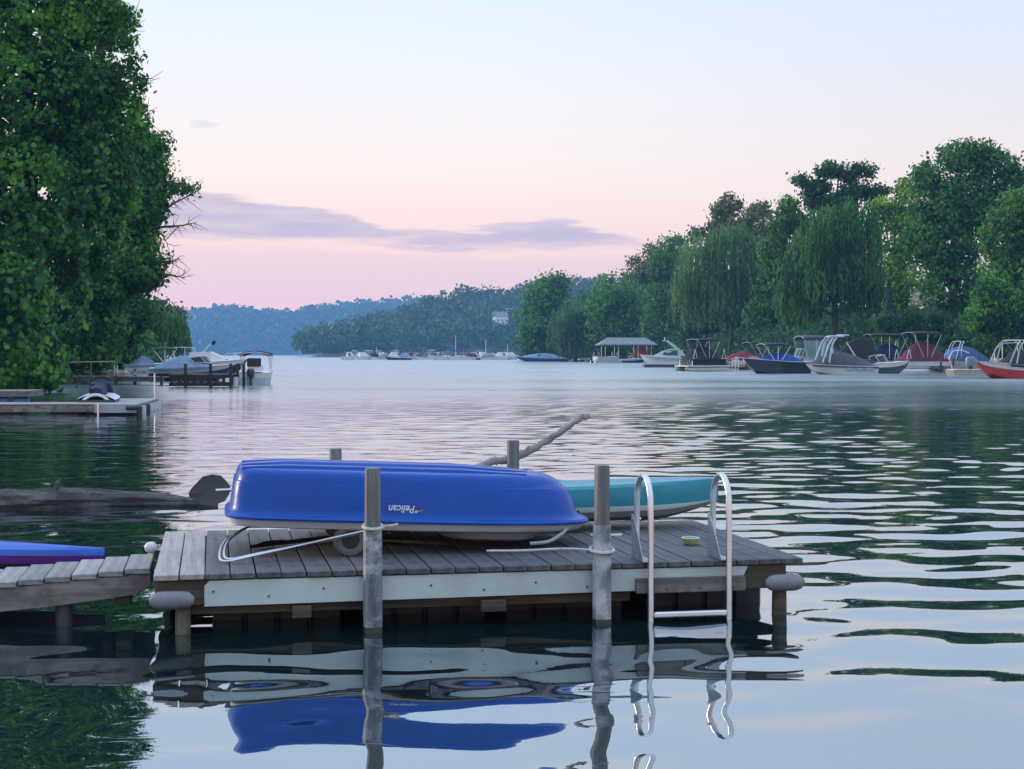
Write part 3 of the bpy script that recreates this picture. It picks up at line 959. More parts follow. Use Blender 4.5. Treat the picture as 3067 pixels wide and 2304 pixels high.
# pale board on the front, its ends cut off
fl, fr = DV(612, 1760, -.005).x, DV(2240, 1700, -.005).x
z1, z0 = DECKZ - .040, DECKZ - .187
mb = MB()
out2 = [(fl, z0), (fr - .06, z0 + .02), (fr, z1), (fl + .03, z1), (fl, z1 - .03)]
mb.loft([[(u, -.006, z) for u, z in out2], [(u, .019, z) for u, z in out2]], True, True)
fas = mb.build('front_board', paint('pale_painted_board', (.50, .60, .60), .55, .12, 2.2, bmp=.0015, dirt=(.40, .47, .46)), dock)
bolt = MB().cyl((0, -.006, 0), (0, .006, 0), .006, 8).mesh('bolt')
bolt.materials.append(paint('rusty_bolt', (.07, .06, .055), .7, .3, 20))
for k in range(11):
    inst(bolt, 'bolt', dock, (fl + .05 + k * (fr - fl - .12) / 10, -.008, z0 + (.05 if k % 2 else .085)))
# short weathered board bolted behind the ladder
u0, u1 = DV(1905, 1740, -.03).x, DV(2232, 1735, -.03).x
beam('ladder_board', u0, u1, -.026, DECKZ - .185, DECKZ - .095, .034, GREYW)
for k in range(6):
    inst(bolt, 'bolt', dock, (u0 + .08 + k * (u1 - u0 - .16) / 5, -.045, DECKZ - .115 - (k % 2) * .045))
# under beams, blocking and floats
beam('under_beam', fl - .1, DV(1880, 1800, .12).x, .12, DECKZ - .245, DECKZ - .190, .09, OLDW)
for px in (905, 1480):
    q = DV(px, 1815, -.02)
    MB().cbox((q.x, .01, DECKZ - .235), (.11 if px < 1000 else .15, .05, .07), .004).build('block', OLDW, dock)
FLT = paint('float_plastic', (.022, .028, .036), .55, .3, 5, bmp=.002)
def float_mesh(w, d, h):
    """ribbed hollow float: box with rounded ribs and recessed grooves"""
    mb = MB()
    xs = []
    for k in range(4):
        c = -w / 2 + (k + .5) * w / 4
        xs += [(c - w / 8 + .005, .86), (c - w / 10, 1), (c + w / 10, 1), (c + w / 8 - .005, .86)]
    secs = []
    for x, s in xs:
        hh, hd, b = h / 2 * (.96 if s < 1 else 1), d / 2 * (1 if s == 1 else .95), .03
        secs.append([(x, -hd, -hh + b), (x, -hd + b, -hh), (x, hd - b, -hh), (x, hd, -hh + b), (x, hd, hh - b), (x, hd - b, hh), (x, -hd + b, hh), (x, -hd, hh - b)])
    mb.loft(secs, True, True)
    m = mb.mesh('float_drum')
    m.materials.append(FLT)
    return m
fm = float_mesh(.78, .78, .34)
for u in (.72, 1.62, 2.50, DV(2210, 1800, .3).x):
    for v in (.86, 1.66):
        inst(fm, 'float_drum', dock, (min(u, DW - .48), v, -.015))
# corner bumpers of grey rubber
def bumper(u0, u1, zc):
    mb = MB()
    secs = []
    n = 10
    for i in range(n + 1):
        t = i / n
        u = u0 + (u1 - u0) * t
        k = max(.35, (1 - abs(2 * t - 1) ** 5) ** .5)
        secs.append([(u, -.035 + math.cos(a) * .05 * k, zc + math.sin(a) * .052 * k) for a in [2 * math.pi * j / 12 for j in range(12)]])
    mb.loft(secs, True, True)
    return mb.build('corner_bumper', paint('grey_rubber', (.20, .205, .235), .75, .25, 8, bmp=.002), dock, True)
bl, br = DV(447, 1800, -.03), DV(582, 1797, -.03)
bumper(bl.x, br.x, (bl.z + br.z) / 2)
bl, br = DV(2292, 1745, -.03), DV(2407, 1745, -.03)
bumper(bl.x, br.x, (bl.z + br.z) / 2)
# posts
def post(px, ptop, v, ptcol=None, r=.046, split=None, zb=-.9, name='post'):
    q = DV(px, ptop, v)
    mb = MB()
    n = 12
    def ring(z, k, jit=0):
        s_ = []
        for j in range(n):
            a = 2 * math.pi * (j + .5) / n
            c, s2 = math.cos(a), math.sin(a)
            rr = r * k / max(abs(c), abs(s2)) ** .45
            s_.append((q.x + c * rr, v + s2 * rr, z))
        return s_
    zs = [split if split else zb, q.z - .012, q.z]
    mb.loft([ring(zs[0], 1), ring((zs[0] + q.z) / 2, .985), ring(zs[1], .97), ring(zs[2], .90)], True, True)
    o = mb.build(name, POSTW, dock, True)
    if split:
        mb = MB()
        mb.loft([ring(zb, 1.20), ring(0.0, 1.18), ring(.1, 1.2), ring(split - .06, 1.17), ring(split, 1.14)], True, True)
        mb.build('post_sleeve', POSTP, o, True)
        mb = MB()
        mb.loft([ring(-.06, 1.225), ring(.018, 1.225), ring(.03, 1.21)], True, False)
        mb.build('waterline_algae', paint('wet_algae', (.028, .032, .024), .4, .4, 14), o, True)
    return q
sp1 = DV(1128, 1580, -.075).z
sp2 = DV(1806, 1572, -.075).z
q1 = post(1116, 1402, -.075, split=sp1)
q2 = post(1803, 1394, -.075, split=sp2)
post(1005, 1343, DD + .07)
post(1537, 1319, DD + .07)
def pile(px, py, v, r, mat):
    q = DV(px, py, v)
    MB().tube([(q.x, v, -.9), (q.x, v, .05), (q.x, v, q.z)], [r * 1.05, r, r * .97], 12).build('pile', mat, dock, True)
pile(548, 1822, .03, .044, wood('mossy_pile', (.10, .11, .07), (.25, .24, .17), 2, .9, 1, 12, .004, stain=(.16, .15, .10)))
pile(2334, 1768, .03, .046, OLDW)
pile(2262, 1768, DD - .2, .06, OLDW)
# rope around the posts
def ring_rope(q, z, r, tail, name, label):
    mb = MB()
    pts = [(q.x + math.cos(a) * r, q.y + math.sin(a) * r, z + .012 * math.sin(a)) for a in [2 * math.pi * k / 20 for k in range(21)]]
    mb.tube(pts, .011, 6)
    mb.tube(smooth_path([Vector((q.x, q.y, z)) + Vector(p) for p in tail], 5), .008, 6)
    o = mb.build(name, ROPE, None, True)
    o.matrix_world = DM
    return tag(o, label, 'rope')
ring_rope(q2, DV(1806, 1650, -.13).z, .070, [(-.07, 0, 0), (-.2, .16, -.01), (-.42, .3, -.033), (-.62, .42, -.045)], 'mooring_rope', 'pale rope looped round the post beside the ladder')
ring_rope(q1, sp1 + .006, .054, [(.05, -.01, 0), (.10, -.015, .004), (.145, -.02, .012)], 'mooring_rope', 'thin cord tied round the post in front of the blue dinghy')

# ------------------------------------------------------------------ swim ladder
lad = thing('swim_ladder', 'aluminium swim ladder with arched handrails bolted to the dock', 'ladder', (A0.x, A0.y, 0), ang)
VF = -.075
fb = [DV(1949, 1800, VF).x, DV(2183, 1800, VF).x]
for k, (uf, pback) in enumerate(zip(fb, (1912, 2140))):
    vb = VF + .27
    ub = uf - .012
    ztop = DV(1930, 1425, VF + .08).z
    r_ = .135
    pts = [(uf, VF, -.55), (uf, VF, ztop - .30)]
    for j in range(1, 12):
        a = math.pi * j / 12
        pts.append((uf + (ub - uf) * j / 12, VF + r_ - math.cos(a) * r_, ztop - .17 + math.sin(a) * .165))
    pts += [(ub, vb, ztop - .30), (ub, vb, DECKZ + .02)]
    rail = MB().tube(pts, .0185, 12).build('handrail', ALUM, lad, True)
    s_ = 1
    z_hi = DECKZ + .27
    mb = MB()
    tri = [(vb - .24, DECKZ + .003), (vb + .025, DECKZ + .003), (vb + .025, z_hi), (vb - .012, z_hi)]
    mb.loft([[(ub - .026, v, z) for v, z in tri], [(ub - .021, v, z) for v, z in tri]], True, True)
    mb.box((ub + .012, vb - .12, DECKZ + .005), (.065, .24, .006))
    mb.build('bracket', ALUM_DULL, lad)
    MB().cyl((ub - .034, vb, z_hi - .03), (ub + .026, vb, z_hi - .03), .009, 8).build('bolt', ALUM, lad)
zr = DV(2060, 1838, VF).z
for j, z in enumerate((zr, zr - .28)):
    MB().cbox(((fb[0] + fb[1]) / 2, VF, z), (fb[1] - fb[0] - .03, .05, .034), .008).build('rung', ALUM, lad)

# ------------------------------------------------------------------ upturned dinghy
Lh, Bh = 1.165, .545
din_c = W(0, 0, 0)
uc, vc = 1.66, 1.07
ul = DV(678, 1575, .55)
ur = DV(1762, 1598, .62)
uc = (ul.x + ur.x) / 2 + .035
Lh = (ur.x - ul.x) / 2 + .030
zl, zr_ = .545, .452
DLOC = W(uc, vc, (zl + zr_) / 2)
din = thing('dinghy', 'blue plastic dinghy lying upside down on the dock', 'dinghy', DLOC, 0)
tilt = math.atan2(zr_ - zl, 2 * Lh)
din.rotation_euler = (Matrix.Rotation(ang - R(.6), 3, 'Z') @ Matrix.Rotation(-tilt, 3, 'Y')).to_euler()
def outline(n, si, st, bw):
    """plan of the boat inset by si at the sides, st at the stern, bw at the bow"""
    pts = []
    a0, a1 = -Lh + st, Lh - bw
    cxx = (a0 + a1) / 2
    for k in range(n):
        a = 2 * math.pi * k / n
        c, s_ = math.cos(a), math.sin(a)
        ex = 2 / (3.0 if c > 0 else 7.0)
        x = cxx + (a1 - cxx) * math.copysign(abs(c) ** ex, c)
        tt = (x + Lh) / (2 * Lh)
        bb = (Bh - si) * (.93 + .07 * math.sin(min(tt, .5) * math.pi)) * (1 - .10 * max(0, (tt - .55) / .45) ** 2)
        y = bb * math.copysign(abs(s_) ** (2 / (3.4 if c > 0 else 7.0)), s_)
        pts.append((x, y))
    return pts
NR = 96
def rings(spec):
    return [[(x, y, z if z < .09 else .09 + (z - .09) * .905) for x, y in outline(NR, si, st, bw)] for z, si, st, bw in spec]
BLUE = paint('blue_plastic', (.0008, .066, .37), .32, .12, 2.0, dirt=(.003, .060, .30))
_nt = BLUE.node_tree
_b = _nt.nodes['Principled BSDF']
_b.inputs['Specular IOR Level'].default_value = .30
# sun-faded streaks and scuffs rubbed into the plastic
_sc = noise_node(_nt, mapped(_nt, (1.5, 9, 26)), 1.6, 9, .72)
_mx = _nt.nodes.new('ShaderNodeMix')
_mx.data_type = 'RGBA'
_nt.links.new(ramp_node(_nt, _sc, [(.56, (0, 0, 0)), (.74, (.55, .55, .55))]), _mx.inputs[0])
_nt.links.new(_b.inputs['Base Color'].links[0].from_socket, _mx.inputs[6])
_mx.inputs[7].default_value = (.035, .13, .42, 1)
_nt.links.new(_mx.outputs[2], _b.inputs['Base Color'])
_nt.links.new(ramp_node(_nt, _sc, [(.4, (.26, .26, .26)), (.7, (.50, .50, .50))]), _b.inputs['Roughness'])
bump(_nt, _b, noise_node(_nt, mapped(_nt, (1, 1, 1)), 3.2, 3), .006)
mb = MB()
HT = .357
ZK = HT / .385
mb.loft(rings([(.060, .020, .02, .03), (.050, -.012, -.012, -.012), (.062, -.015, -.015, -.015), (.076, -.004, -.004, -.004), (.082, .020, .01, .03), (.094, .030, .018, .055), (.13, .036, .022, .075), (.20, .050, .027, .10), (.27, .066, .034, .135),
               (.292, .072, .037, .150), (.297, .082, .046, .160), (.33, .090, .052, .192), (.355, .100, .060, .228), (.372, .115, .07, .265), (.381, .14, .10, .315), (.385, .17, .14, .37)]), True, False)
mb.f.append(tuple(range(len(mb.v) - NR, len(mb.v))))
hull = mb.build('hull', BLUE, din, True)
for y, w, h, xe in ((-.27, .055, .022, .45), (0, .10, .030, .40), (.27, .055, .022, .45)):
    mb = MB()
    xs = np.linspace(-Lh + .085, Lh - xe, 14)
    secs = []
    for i, x in enumerate(xs):
        k = min(1, .15 + i * .5, .15 + (13 - i) * .28)
        secs.append([(x, y - w * (.6 + .4 * k), HT - .02), (x, y - w * .62, HT + h * k * .8), (x, y - w * .4, HT + h * k), (x, y + w * .4, HT + h * k), (x, y + w * .62, HT + h * k * .8), (x, y + w * (.6 + .4 * k), HT - .02)])
    mb.loft(secs, False, False)
    mb.f.append((5, 4, 3, 2, 1, 0))
    mb.f.append(tuple(len(mb.v) - 6 + j for j in range(6)))
    mb.build('keel_ridge', BLUE, hull, True)
LINER = paint('grey_white_liner', (.52, .56, .58), .5, .12, 2)
mb = MB()
mb.loft(rings([(.052, .012, .012, .012), (.03, .016, .016, .02), (.005, .03, .03, .05), (-.002, .05, .05, .075), (.03, .09, .09, .13), (.16, .12, .13, .22)]), True, False)
mb.f.append(tuple(range(len(mb.v) - NR, len(mb.v))))
mb.build('gunwale', LINER, din, True)
# seat moulding that hangs below the rim, with its white skid
mb = MB()
def seat_ring(z, k):
    return [(.50 + (.34 * k) * math.copysign(abs(math.cos(a)) ** .6, math.cos(a)), .42 * k * math.copysign(abs(math.sin(a)) ** .6, math.sin(a)), z) for a in [2 * math.pi * j / 24 for j in range(24)]]
mb.loft([seat_ring(.08, 1.02), seat_ring(.0, 1.0), seat_ring(-.055, .93), seat_ring(-.075, .8)], True, True)
mb.build('seat_moulding', paint('grey_liner', (.30, .31, .34), .6, .15, 3), din, True)
MB().tube(smooth_path([(.74, -.40, -.075), (.86, -.40, -.06), (.95, -.38, -.01), (.99, -.36, .03)], 4), .012, 6).build('skid', LINER, din, True)
# lettering and bird mark on the side, upside down with the boat
def side_pt(x, z):
    # wall inset by height, near side
    si = float(np.interp(z, [.126, .19, .253, .307], [.036, .050, .066, .082]))
    tt = (x + Lh) / (2 * Lh)
    bb = (Bh - si) * (.93 + .07 * math.sin(min(tt, .5) * math.pi)) * (1 - .10 * max(0, (tt - .55) / .45) ** 2)
    return Vector((x, -bb - .0022, z))
def din_local(px, py):
    Mi = din.matrix_basis.inverted()
    o = Mi @ Vector((0, 0, EYE))
    d = Mi.to_3x3() @ ray(px, py)
    t = (-(Bh - .05) - o.y) / d.y
    p = o + d * t
    return p
TXT = paint('silver_lettering', (.62, .66, .72), .4, .08, 12)
def lettering(text, xr, zc, height, parent, mat):
    cu = bpy.data.curves.new('lettering', 'FONT')
    cu.body = text
    cu.size = 1.0
    cu.shear = .18
    cu.offset = .012
    to = bpy.data.objects.new('tmp_text', cu)
    COL.objects.link(to)
    bpy.context.view_layer.update()
    me = bpy.data.meshes.new_from_object(to)
    COL.objects.unlink(to)
    bpy.data.objects.remove(to)
    xs = [v.co.x for v in me.vertices]
    x0, x1 = min(xs), max(xs)
    wid = height * 3.15
    for v in me.vertices:
        # text runs to -x and hangs down the wall: upside down
        tx = (v.co.x - x0) / (x1 - x0)
        q = side_pt(xr - tx * wid, zc - (v.co.y - .35) * height * 1.25)
        v.co = q
    me.materials.append(mat)
    o = bpy.data.objects.new('lettering', me)
    o.parent = parent
    COL.objects.link(o)
    return o
pl = din_local(1163, 1525)
pr = din_local(1241, 1525)
lettering('Pelican', pr.x, (pl.z + pr.z) / 2, (pr.x - pl.x) / 3.15, hull, TXT)
mb = MB()
mb2 = MB()
def flat(mbx, pts):
    P = [side_pt(*p) for p in pts]
    mbx.add(P, [tuple(range(len(P)))])
bx, bz, kx = pr.x + .004, (pl.z + pr.z) / 2, .0011
for k in range(4):      # wing feathers
    flat(mb2, [(bx + kx * (2 + k * 6), bz + kx * (20 - k * 4)), (bx + kx * (12 + k * 7), bz + kx * (17 - k * 5)), (bx + kx * (20 + k * 6), bz - kx * (2 + k * 2)), (bx + kx * (6 + k * 6), bz + kx * (2 - k * 3))])
flat(mb, [(bx + kx * 20, bz + kx * 2), (bx + kx * 46, bz - kx * 4), (bx + kx * 30, bz - kx * 9), (bx + kx * 14, bz - kx * 8)])
flat(mb, [(bx + kx * 2, bz - kx * 4), (bx + kx * 14, bz - kx * 10), (bx + kx * 8, bz - kx * 22), (bx - kx * 2, bz - kx * 18)])
mb2.build('bird_mark', paint('dark_print', (.06, .05, .07), .5, .1, 9), hull)
mb.build('bird_mark_light', TXT, hull)

# ------------------------------------------------------------------ boat cart under the dinghy
cart = thing('boat_cart', 'folding boat cart with thin aluminium handle and grey wheel under the dinghy', 'cart', (A0.x, A0.y, 0), ang)
wc = DZ(1050, 1668)
wr = .105
def wheel(u, v):
    t_ = MB()
    prof = [(-.035, .55), (-.04, .8), (-.036, .94), (-.02, 1), (.02, 1), (.036, .94), (.04, .8), (.035, .55)]
    n = 16
    secs = [[(u + math.cos(a) * wr * k, v + y, DECKZ + wr + math.sin(a) * wr * k) for y, k in prof] for a in [2 * math.pi * j / n for j in range(n + 1)]]
    t_.loft(secs)
    o = t_.build('wheel', paint('dark_grey_plastic', (.11, .12, .13), .6, .25, 6), cart, True)
    MB().cyl((u, v - .028, DECKZ + wr), (u, v + .028, DECKZ + wr), wr * .56, 12).build('hub', BLACKP, o)
wheel(wc.x, wc.y + .03)
wheel(wc.x, wc.y + .85)
MB().cyl((wc.x, wc.y - .02, DECKZ + wr), (wc.x, wc.y + .92, DECKZ + wr), .012, 8).build('axle', BLACKP, cart)
fcorn = DZ(658, 1684, DECKZ + .014)
bcorn = DV(742, 1582, 1.0)
aend = DV(1100, 1588, .58)
for k, dz_ in enumerate((0, .03)):
    o_ = Vector((.028 * k, .012 * k, dz_ * .35))
    path = [Vector((aend.x + (0 if k == 0 else -.06), aend.y, aend.z - .022 * k)), Vector((fcorn.x + .22, fcorn.y + .02, fcorn.z + .035)) + o_, fcorn + Vector((.05, -.005, .006)) + o_, fcorn + Vector((0, .05, .02)) + o_,
            Vector((fcorn.x + .03, fcorn.y + .36, fcorn.z + .075)) + o_, bcorn + Vector((-.02, -.02, 0)) + o_, bcorn + Vector((.08, .03, .004)) + o_, bcorn + Vector((.5, .0, .0)) + o_]
    MB().tube(smooth_path(path, 6), .0075, 8).build('handle', ALUM, cart, True)

# ------------------------------------------------------------------ paddles
def paddle(label, tip, neck, end, wide, mat, normal, tipcol=None):
    """blade from tip to neck, shaft on to end (world points)"""
    tip, neck, end = Vector(tip), Vector(neck), Vector(end)
    t_ = thing('paddle', label, 'paddle', (tip + neck) / 2)
    o = t_.location
    ax = (neck - tip).normalized()
    nn = Vector(normal)
    sd = ax.cross(nn).normalized()
    nn = sd.cross(ax).normalized()
    L_ = (neck - tip).length
    prof = [(0, .14), (.10, .42), (.38, .96), (.6, 1.0), (.82, .86), (.94, .45), (1.0, .14)]
    secs = []
    for t2_, k in prof:
        c = tip + ax * L_ * t2_ - o
        w_ = wide * k
        cup = nn * (.02 * k * k)
        secs.append([c - sd * w_ + cup, c - sd * w_ * .4 - nn * .002, c + nn * .010, c + sd * w_ * .4 - nn * .002, c + sd * w_ + cup, c + sd * w_ * .4 - nn * .008, c - nn * .012, c - sd * w_ * .4 - nn * .008])
    mb = MB()
    mb.loft(secs, True, True)
    mb.build('blade', mat, t_, True)
    MB().tube([neck - ax * .1 - o, end - o], .014, 8).build('shaft', tipcol or BLACKP, t_, True)
    return t_
b0, b1 = W(*DV(566, 1482, 1.86)), W(*DV(690, 1462, 1.86))
pe = W(DV(690, 1462, 1.86).x + 1.2, 1.86, .71)
paddle('black paddle blade sticking out past the end of the dinghy', b0, b1, pe, .115, BLACKP, (.1, -.8, .45), ALUM)
d0, d1 = G(748, 1638, DECKZ + .02), G(880, 1622, DECKZ + .022)
paddle('dark paddle lying flat on the planks under the dinghy', d0, d1, d1 + (d1 - d0).normalized() * 1.0, .032, BLACKP, (0, 0, 1))
# pale rolled strap ends by the kayak
tag(MB().tube(smooth_path([W(*DZ(1770, 1603)), W(*DZ(1830, 1604)), W(*DZ(1862, 1603))], 4), .011, 8).build('white_rod', paint('white_plastic', (.62, .64, .66), .4, .1, 4)), 'white plastic rod lying on the planks behind the rope post', 'rod')

# ------------------------------------------------------------------ teal kayak, right way up behind the dinghy
kb = DV(2142, 1445, 1.86)
KL = 3.0
kay = thing('kayak', 'teal kayak with a pale stripe and grey underside behind the dinghy', 'kayak', W(kb.x - KL, 1.86, 0), ang)
zd = DECKZ
def kay_secs(part):
    secs = []
    n = 30
    for i in range(n + 1):
        t = i / n
        x = KL * t
        e_ = min(1, (t / .16)) ** .5 if t < .16 else (max(0.0, (1 - t) / .42) ** .42 if t > .58 else 1)
        e_ = max(e_, .22)
        b = .33 * e_
        rise = max(0, (t - .84) / .16) ** 1.3
        top_ = .685 - .028 * math.sin(math.pi * min(1, t * 1.04)) + .01
        low = .402 + .115 * rise
        lo2 = .445 + .085 * rise
        st = .487 + .055 * rise
        st2 = .525 + .022 * rise
        if part == 'deck':
            secs.append([(x, -b * .985, st2), (x, -b * 1.0, (st2 + top_) / 2), (x, -b * .96, top_ - .02), (x, -b * .86, top_), (x, -b * .6, top_ - .012 * e_), (x, b * .6, top_ - .012 * e_), (x, b * .86, top_), (x, b * .96, top_ - .02), (x, b, (st2 + top_) / 2), (x, b * .985, st2)])
        elif part == 'stripe':
            secs.append([(x, -b * .94, st), (x, -b * .975, (st + st2) / 2), (x, -b * .985, st2 + .002), (x, b * .985, st2 + .002), (x, b * .975, (st + st2) / 2), (x, b * .94, st)])
        else:
            secs.append([(x, -b * .94, st + .001), (x, -b * .86, lo2), (x, -b * .6, low + .012), (x, -b * .25, low), (x, b * .25, low), (x, b * .6, low + .012), (x, b * .86, lo2), (x, b * .94, st + .001)])
    return secs
TEAL = paint('teal_plastic', (.004, .22, .31), .35, .12, 2.5)
for part, m_ in (('deck', TEAL), ('stripe', paint('pale_stripe', (.50, .62, .62), .45, .1, 3)), ('hull_bottom', paint('grey_hull', (.16, .17, .18), .6, .2, 3))):
    mb = MB()
    ss = kay_secs(part)
    mb.loft(ss)
    n_ = len(ss[0])
    mb.f.append(tuple(reversed(range(n_))))
    mb.f.append(tuple(len(mb.v) - n_ + j for j in range(n_)))
    mb.build(part, m_, kay, True)
stand = thing('kayak_cradle', 'black cradle holding the teal kayak off the planks', 'cradle', W(kb.x - 1.15, 1.86, 0), ang)
for du in (-1.2, -.45, 0):
    mb = MB()
    mb.loft([[(du - .06, y, DECKZ + .001), (du + .06, y, DECKZ + .001), (du + .05, y, .43 + .07 * (abs(y) / .3) ** 2), (du - .05, y, .43 + .07 * (abs(y) / .3) ** 2)] for y in (-.31, -.2, -.08, .08, .2, .31)], True, True)
    mb.build('pad', BLACKP, stand)
# small things on the planks
yc = G(2068, 1632, DECKZ)
dish = thing('toy_dish', 'small yellow green plastic dish on the planks behind the ladder', 'dish', yc)
mb = MB()
prof = [(.035, .002), (.045, .012), (.052, .03), (.058, .045), (.054, .045), (.044, .018), (.0, .012)]
mb.loft([[(math.cos(a) * r_, math.sin(a) * r_, z) for r_, z in prof] for a in [2 * math.pi * k / 20 for k in range(21)]])
mb.build('bowl', paint('lime_plastic', (.36, .46, .16), .45, .2, 20), dish, True)
MB().tube([(math.cos(a) * .056, math.sin(a) * .056, .045) for a in [2 * math.pi * k / 20 for k in range(21)]], .006, 6).build('rim', paint('pale_rim', (.45, .58, .58), .4, .1, 20), dish, True)
cl = DZ(1805, 1654)
cleat = thing('dock_cleat', 'small blue cleat on the planks by the rope post', 'cleat', W(*DZ(1772, 1655)), ang)
MB().box((0, 0, .006), (.05, .03, .012)).box((0, 0, .02), (.016, .016, .02)).build('base', paint('blue_metal', (.03, .08, .3), .4, .1, 5), cleat)
MB().tube([(-.05, 0, .035), (-.02, 0, .032), (.02, 0, .032), (.05, 0, .035)], [.006, .009, .009, .006], 6).build('horn', MATS['blue_metal'], cleat, True)
# driftwood limb caught behind the far post
pts = [W(*DV(1440, 1395, DD + .16)), W(*DV(1500, 1380, DD + .17)), W(*DV(1560, 1364, DD + .18)), W(*DV(1620, 1331, DD + .2)), W(*DV(1680, 1293, DD + .22)), W(*DV(1735, 1254, DD + .24)), W(*DV(1765, 1247, DD + .25))]
low = [W(-.3 + DV(1440, 1395, DD + .16).x - .5, DD + .16, .42), W(DV(1440, 1395, DD + .16).x - 1.6, DD + .25, -.25)]
sp_pts = smooth_path([low[1], low[0]] + pts, 5)
n_ = len(sp_pts)
mb = MB()
mb.tube([p + Vector((0, 0, .006 * math.sin(i * 2.3))) for i, p in enumerate(sp_pts)], [.035 * (1 - .40 * i / n_) * (1 + .10 * math.sin(i * 1.7)) for i in range(n_)], 10)
e_ = pts[-2]
mb.tube([e_, e_ + Vector((.03, 0, .03)), e_ + Vector((.045, .01, .02))], [.026, .016, .004], 7)
mb.tube([pts[2], pts[2] + Vector((.05, 0, .05)), pts[2] + Vector((.06, 0, .07))], [.02, .012, .006], 6)
tag(mb.build('driftwood_branch', wood('driftwood', (.22, .20, .20), (.36, .33, .325), 0, .9, 1, 9, .004), None, True), 'bare grey driftwood branch leaning up behind the dock post', 'branch')

# ------------------------------------------------------------------ gangway
GSL = R(4.6)
gv0, gv1 = .37, 1.04
gang = thing('gangway', 'sloping plank gangway leading off the swim dock', 'gangway', W(-.03, gv0, DECKZ - .004), ang)
GP = wood('gangway_plank', (.26, .27, .275), (.38, .385, .385), 1, .75, 1, 22, .0016)
gw = gv1 - gv0
gp = MB().cbox((0, 0, 0), (gw, .140, .034), .004).mesh('plank')
gp.materials.append(wood('gangway_board', (.25, .26, .26), (.37, .375, .37), 0, .75, 1, 22, .0016))
for i in range(16):
    x = -.075 - i * .151
    inst(gp, 'plank', gang, (x, gw / 2, math.tan(GSL) * x - .017 + random.uniform(-.001, .001)), (0, -GSL * 0, math.pi / 2))
for v in (.035, gw - .035):
    mb = MB()
    x0_, x1_ = -2.5, .0
    s0 = math.tan(GSL)
    mb.loft([[(x, v - .02, s0 * x - .036), (x, v + .02, s0 * x - .036), (x, v + .02, s0 * x - .036 - h_), (x, v - .02, s0 * x - .036 - h_)] for x, h_ in ((x0_, .135), (-.5, .135), (-.10, .12), (x1_, .075))], True, True)
    mb.build('stringer', GREYW, gang)
MB().cbox((-.16, gw / 2, -.19), (.09, gw - .1, .07), .005).build('crossbeam', OLDW, gang)
pg = MB()
pg.tube([(-.5, .1, -1.1), (-.5, .1, -.18)], .05, 10)
pg.build('pile', paint('wet_timber', (.045, .05, .055), .7, .3, 6), gang, True)

# lamp by the gangway, on a little blue base
lp = W(-.06, 1.22, 0)
lampz = .30
lq = G(461, 1656, .335)
lamp = thing('dock_light', 'white round dock light on a blue stem beside the gangway', 'light', (W(-.055, 1.12, .2)))
MB().cyl((0, 0, -.04), (0, 0, .125), .022, 12).build('stem', paint('violet_blue_plastic', (.10, .12, .42), .5, .15, 5), lamp, True)
mb = MB()
prof = [(0.0, .205), (.018, .203), (.032, .194), (.040, .178), (.039, .158), (.030, .144), (.018, .136), (.018, .120), (.0, .120)]
mb.loft([[(math.cos(a) * r_, math.sin(a) * r_, z) for r_, z in prof] for a in [2 * math.pi * k / 16 for k in range(17)]])
mb.build('globe', paint('milky_plastic', (.62, .64, .67), .35, .06, 8), lamp, True)

# ------------------------------------------------------------------ floating log
lg = [(-160, 1524), (0, 1500), (130, 1487), (300, 1498), (450, 1510), (560, 1518), (640, 1524)]
rad = [.16, .17, .165, .14, .105, .075, .03]
pts = []
for (px, py), r_ in zip(lg, rad):
    g_ = G(px, 1524 + (1 if px < 0 else 0), 0)
    pts.append(Vector((g_.x, g_.y + .4 * math.sin(px * .004), r_ * .32)))
P2 = smooth_path(pts, 8)
n_ = len(P2)
r2 = np.interp(np.linspace(0, 1, n_), np.linspace(0, 1, len(rad)), rad)
mb = MB()
secs = []
for i, (c_, r_) in enumerate(zip(P2, r2)):
    ring_ = []
    for j in range(28):
        a_ = 2 * math.pi * j / 28
        rg_ = 1 + .06 * math.sin(j * 2.2 + .22 * i) + .05 * math.sin(j * 5.1 - .13 * i) + .06 * math.sin(i * .55 + 2 * a_) + random.uniform(-.025, .025)
        ring_.append((c_.x, c_.y + math.cos(a_) * r_ * rg_, c_.z + math.sin(a_) * r_ * rg_ * .82))
    secs.append(ring_)
mb.loft(secs, True, True)
kn = P2[int(n_ * .36)]
mb.tube([kn, kn + Vector((.02, -.02, .2)), kn + Vector((.05, -.03, .235))], [.05, .025, .01], 7)
tag(mb.build('floating_log', wood('log_bark', (.075, .073, .078), (.20, .195, .20), 0, .95, 1, 9, .05, stain=(.05, .05, .055)), None, True), 'long grey log floating behind the gangway', 'log')

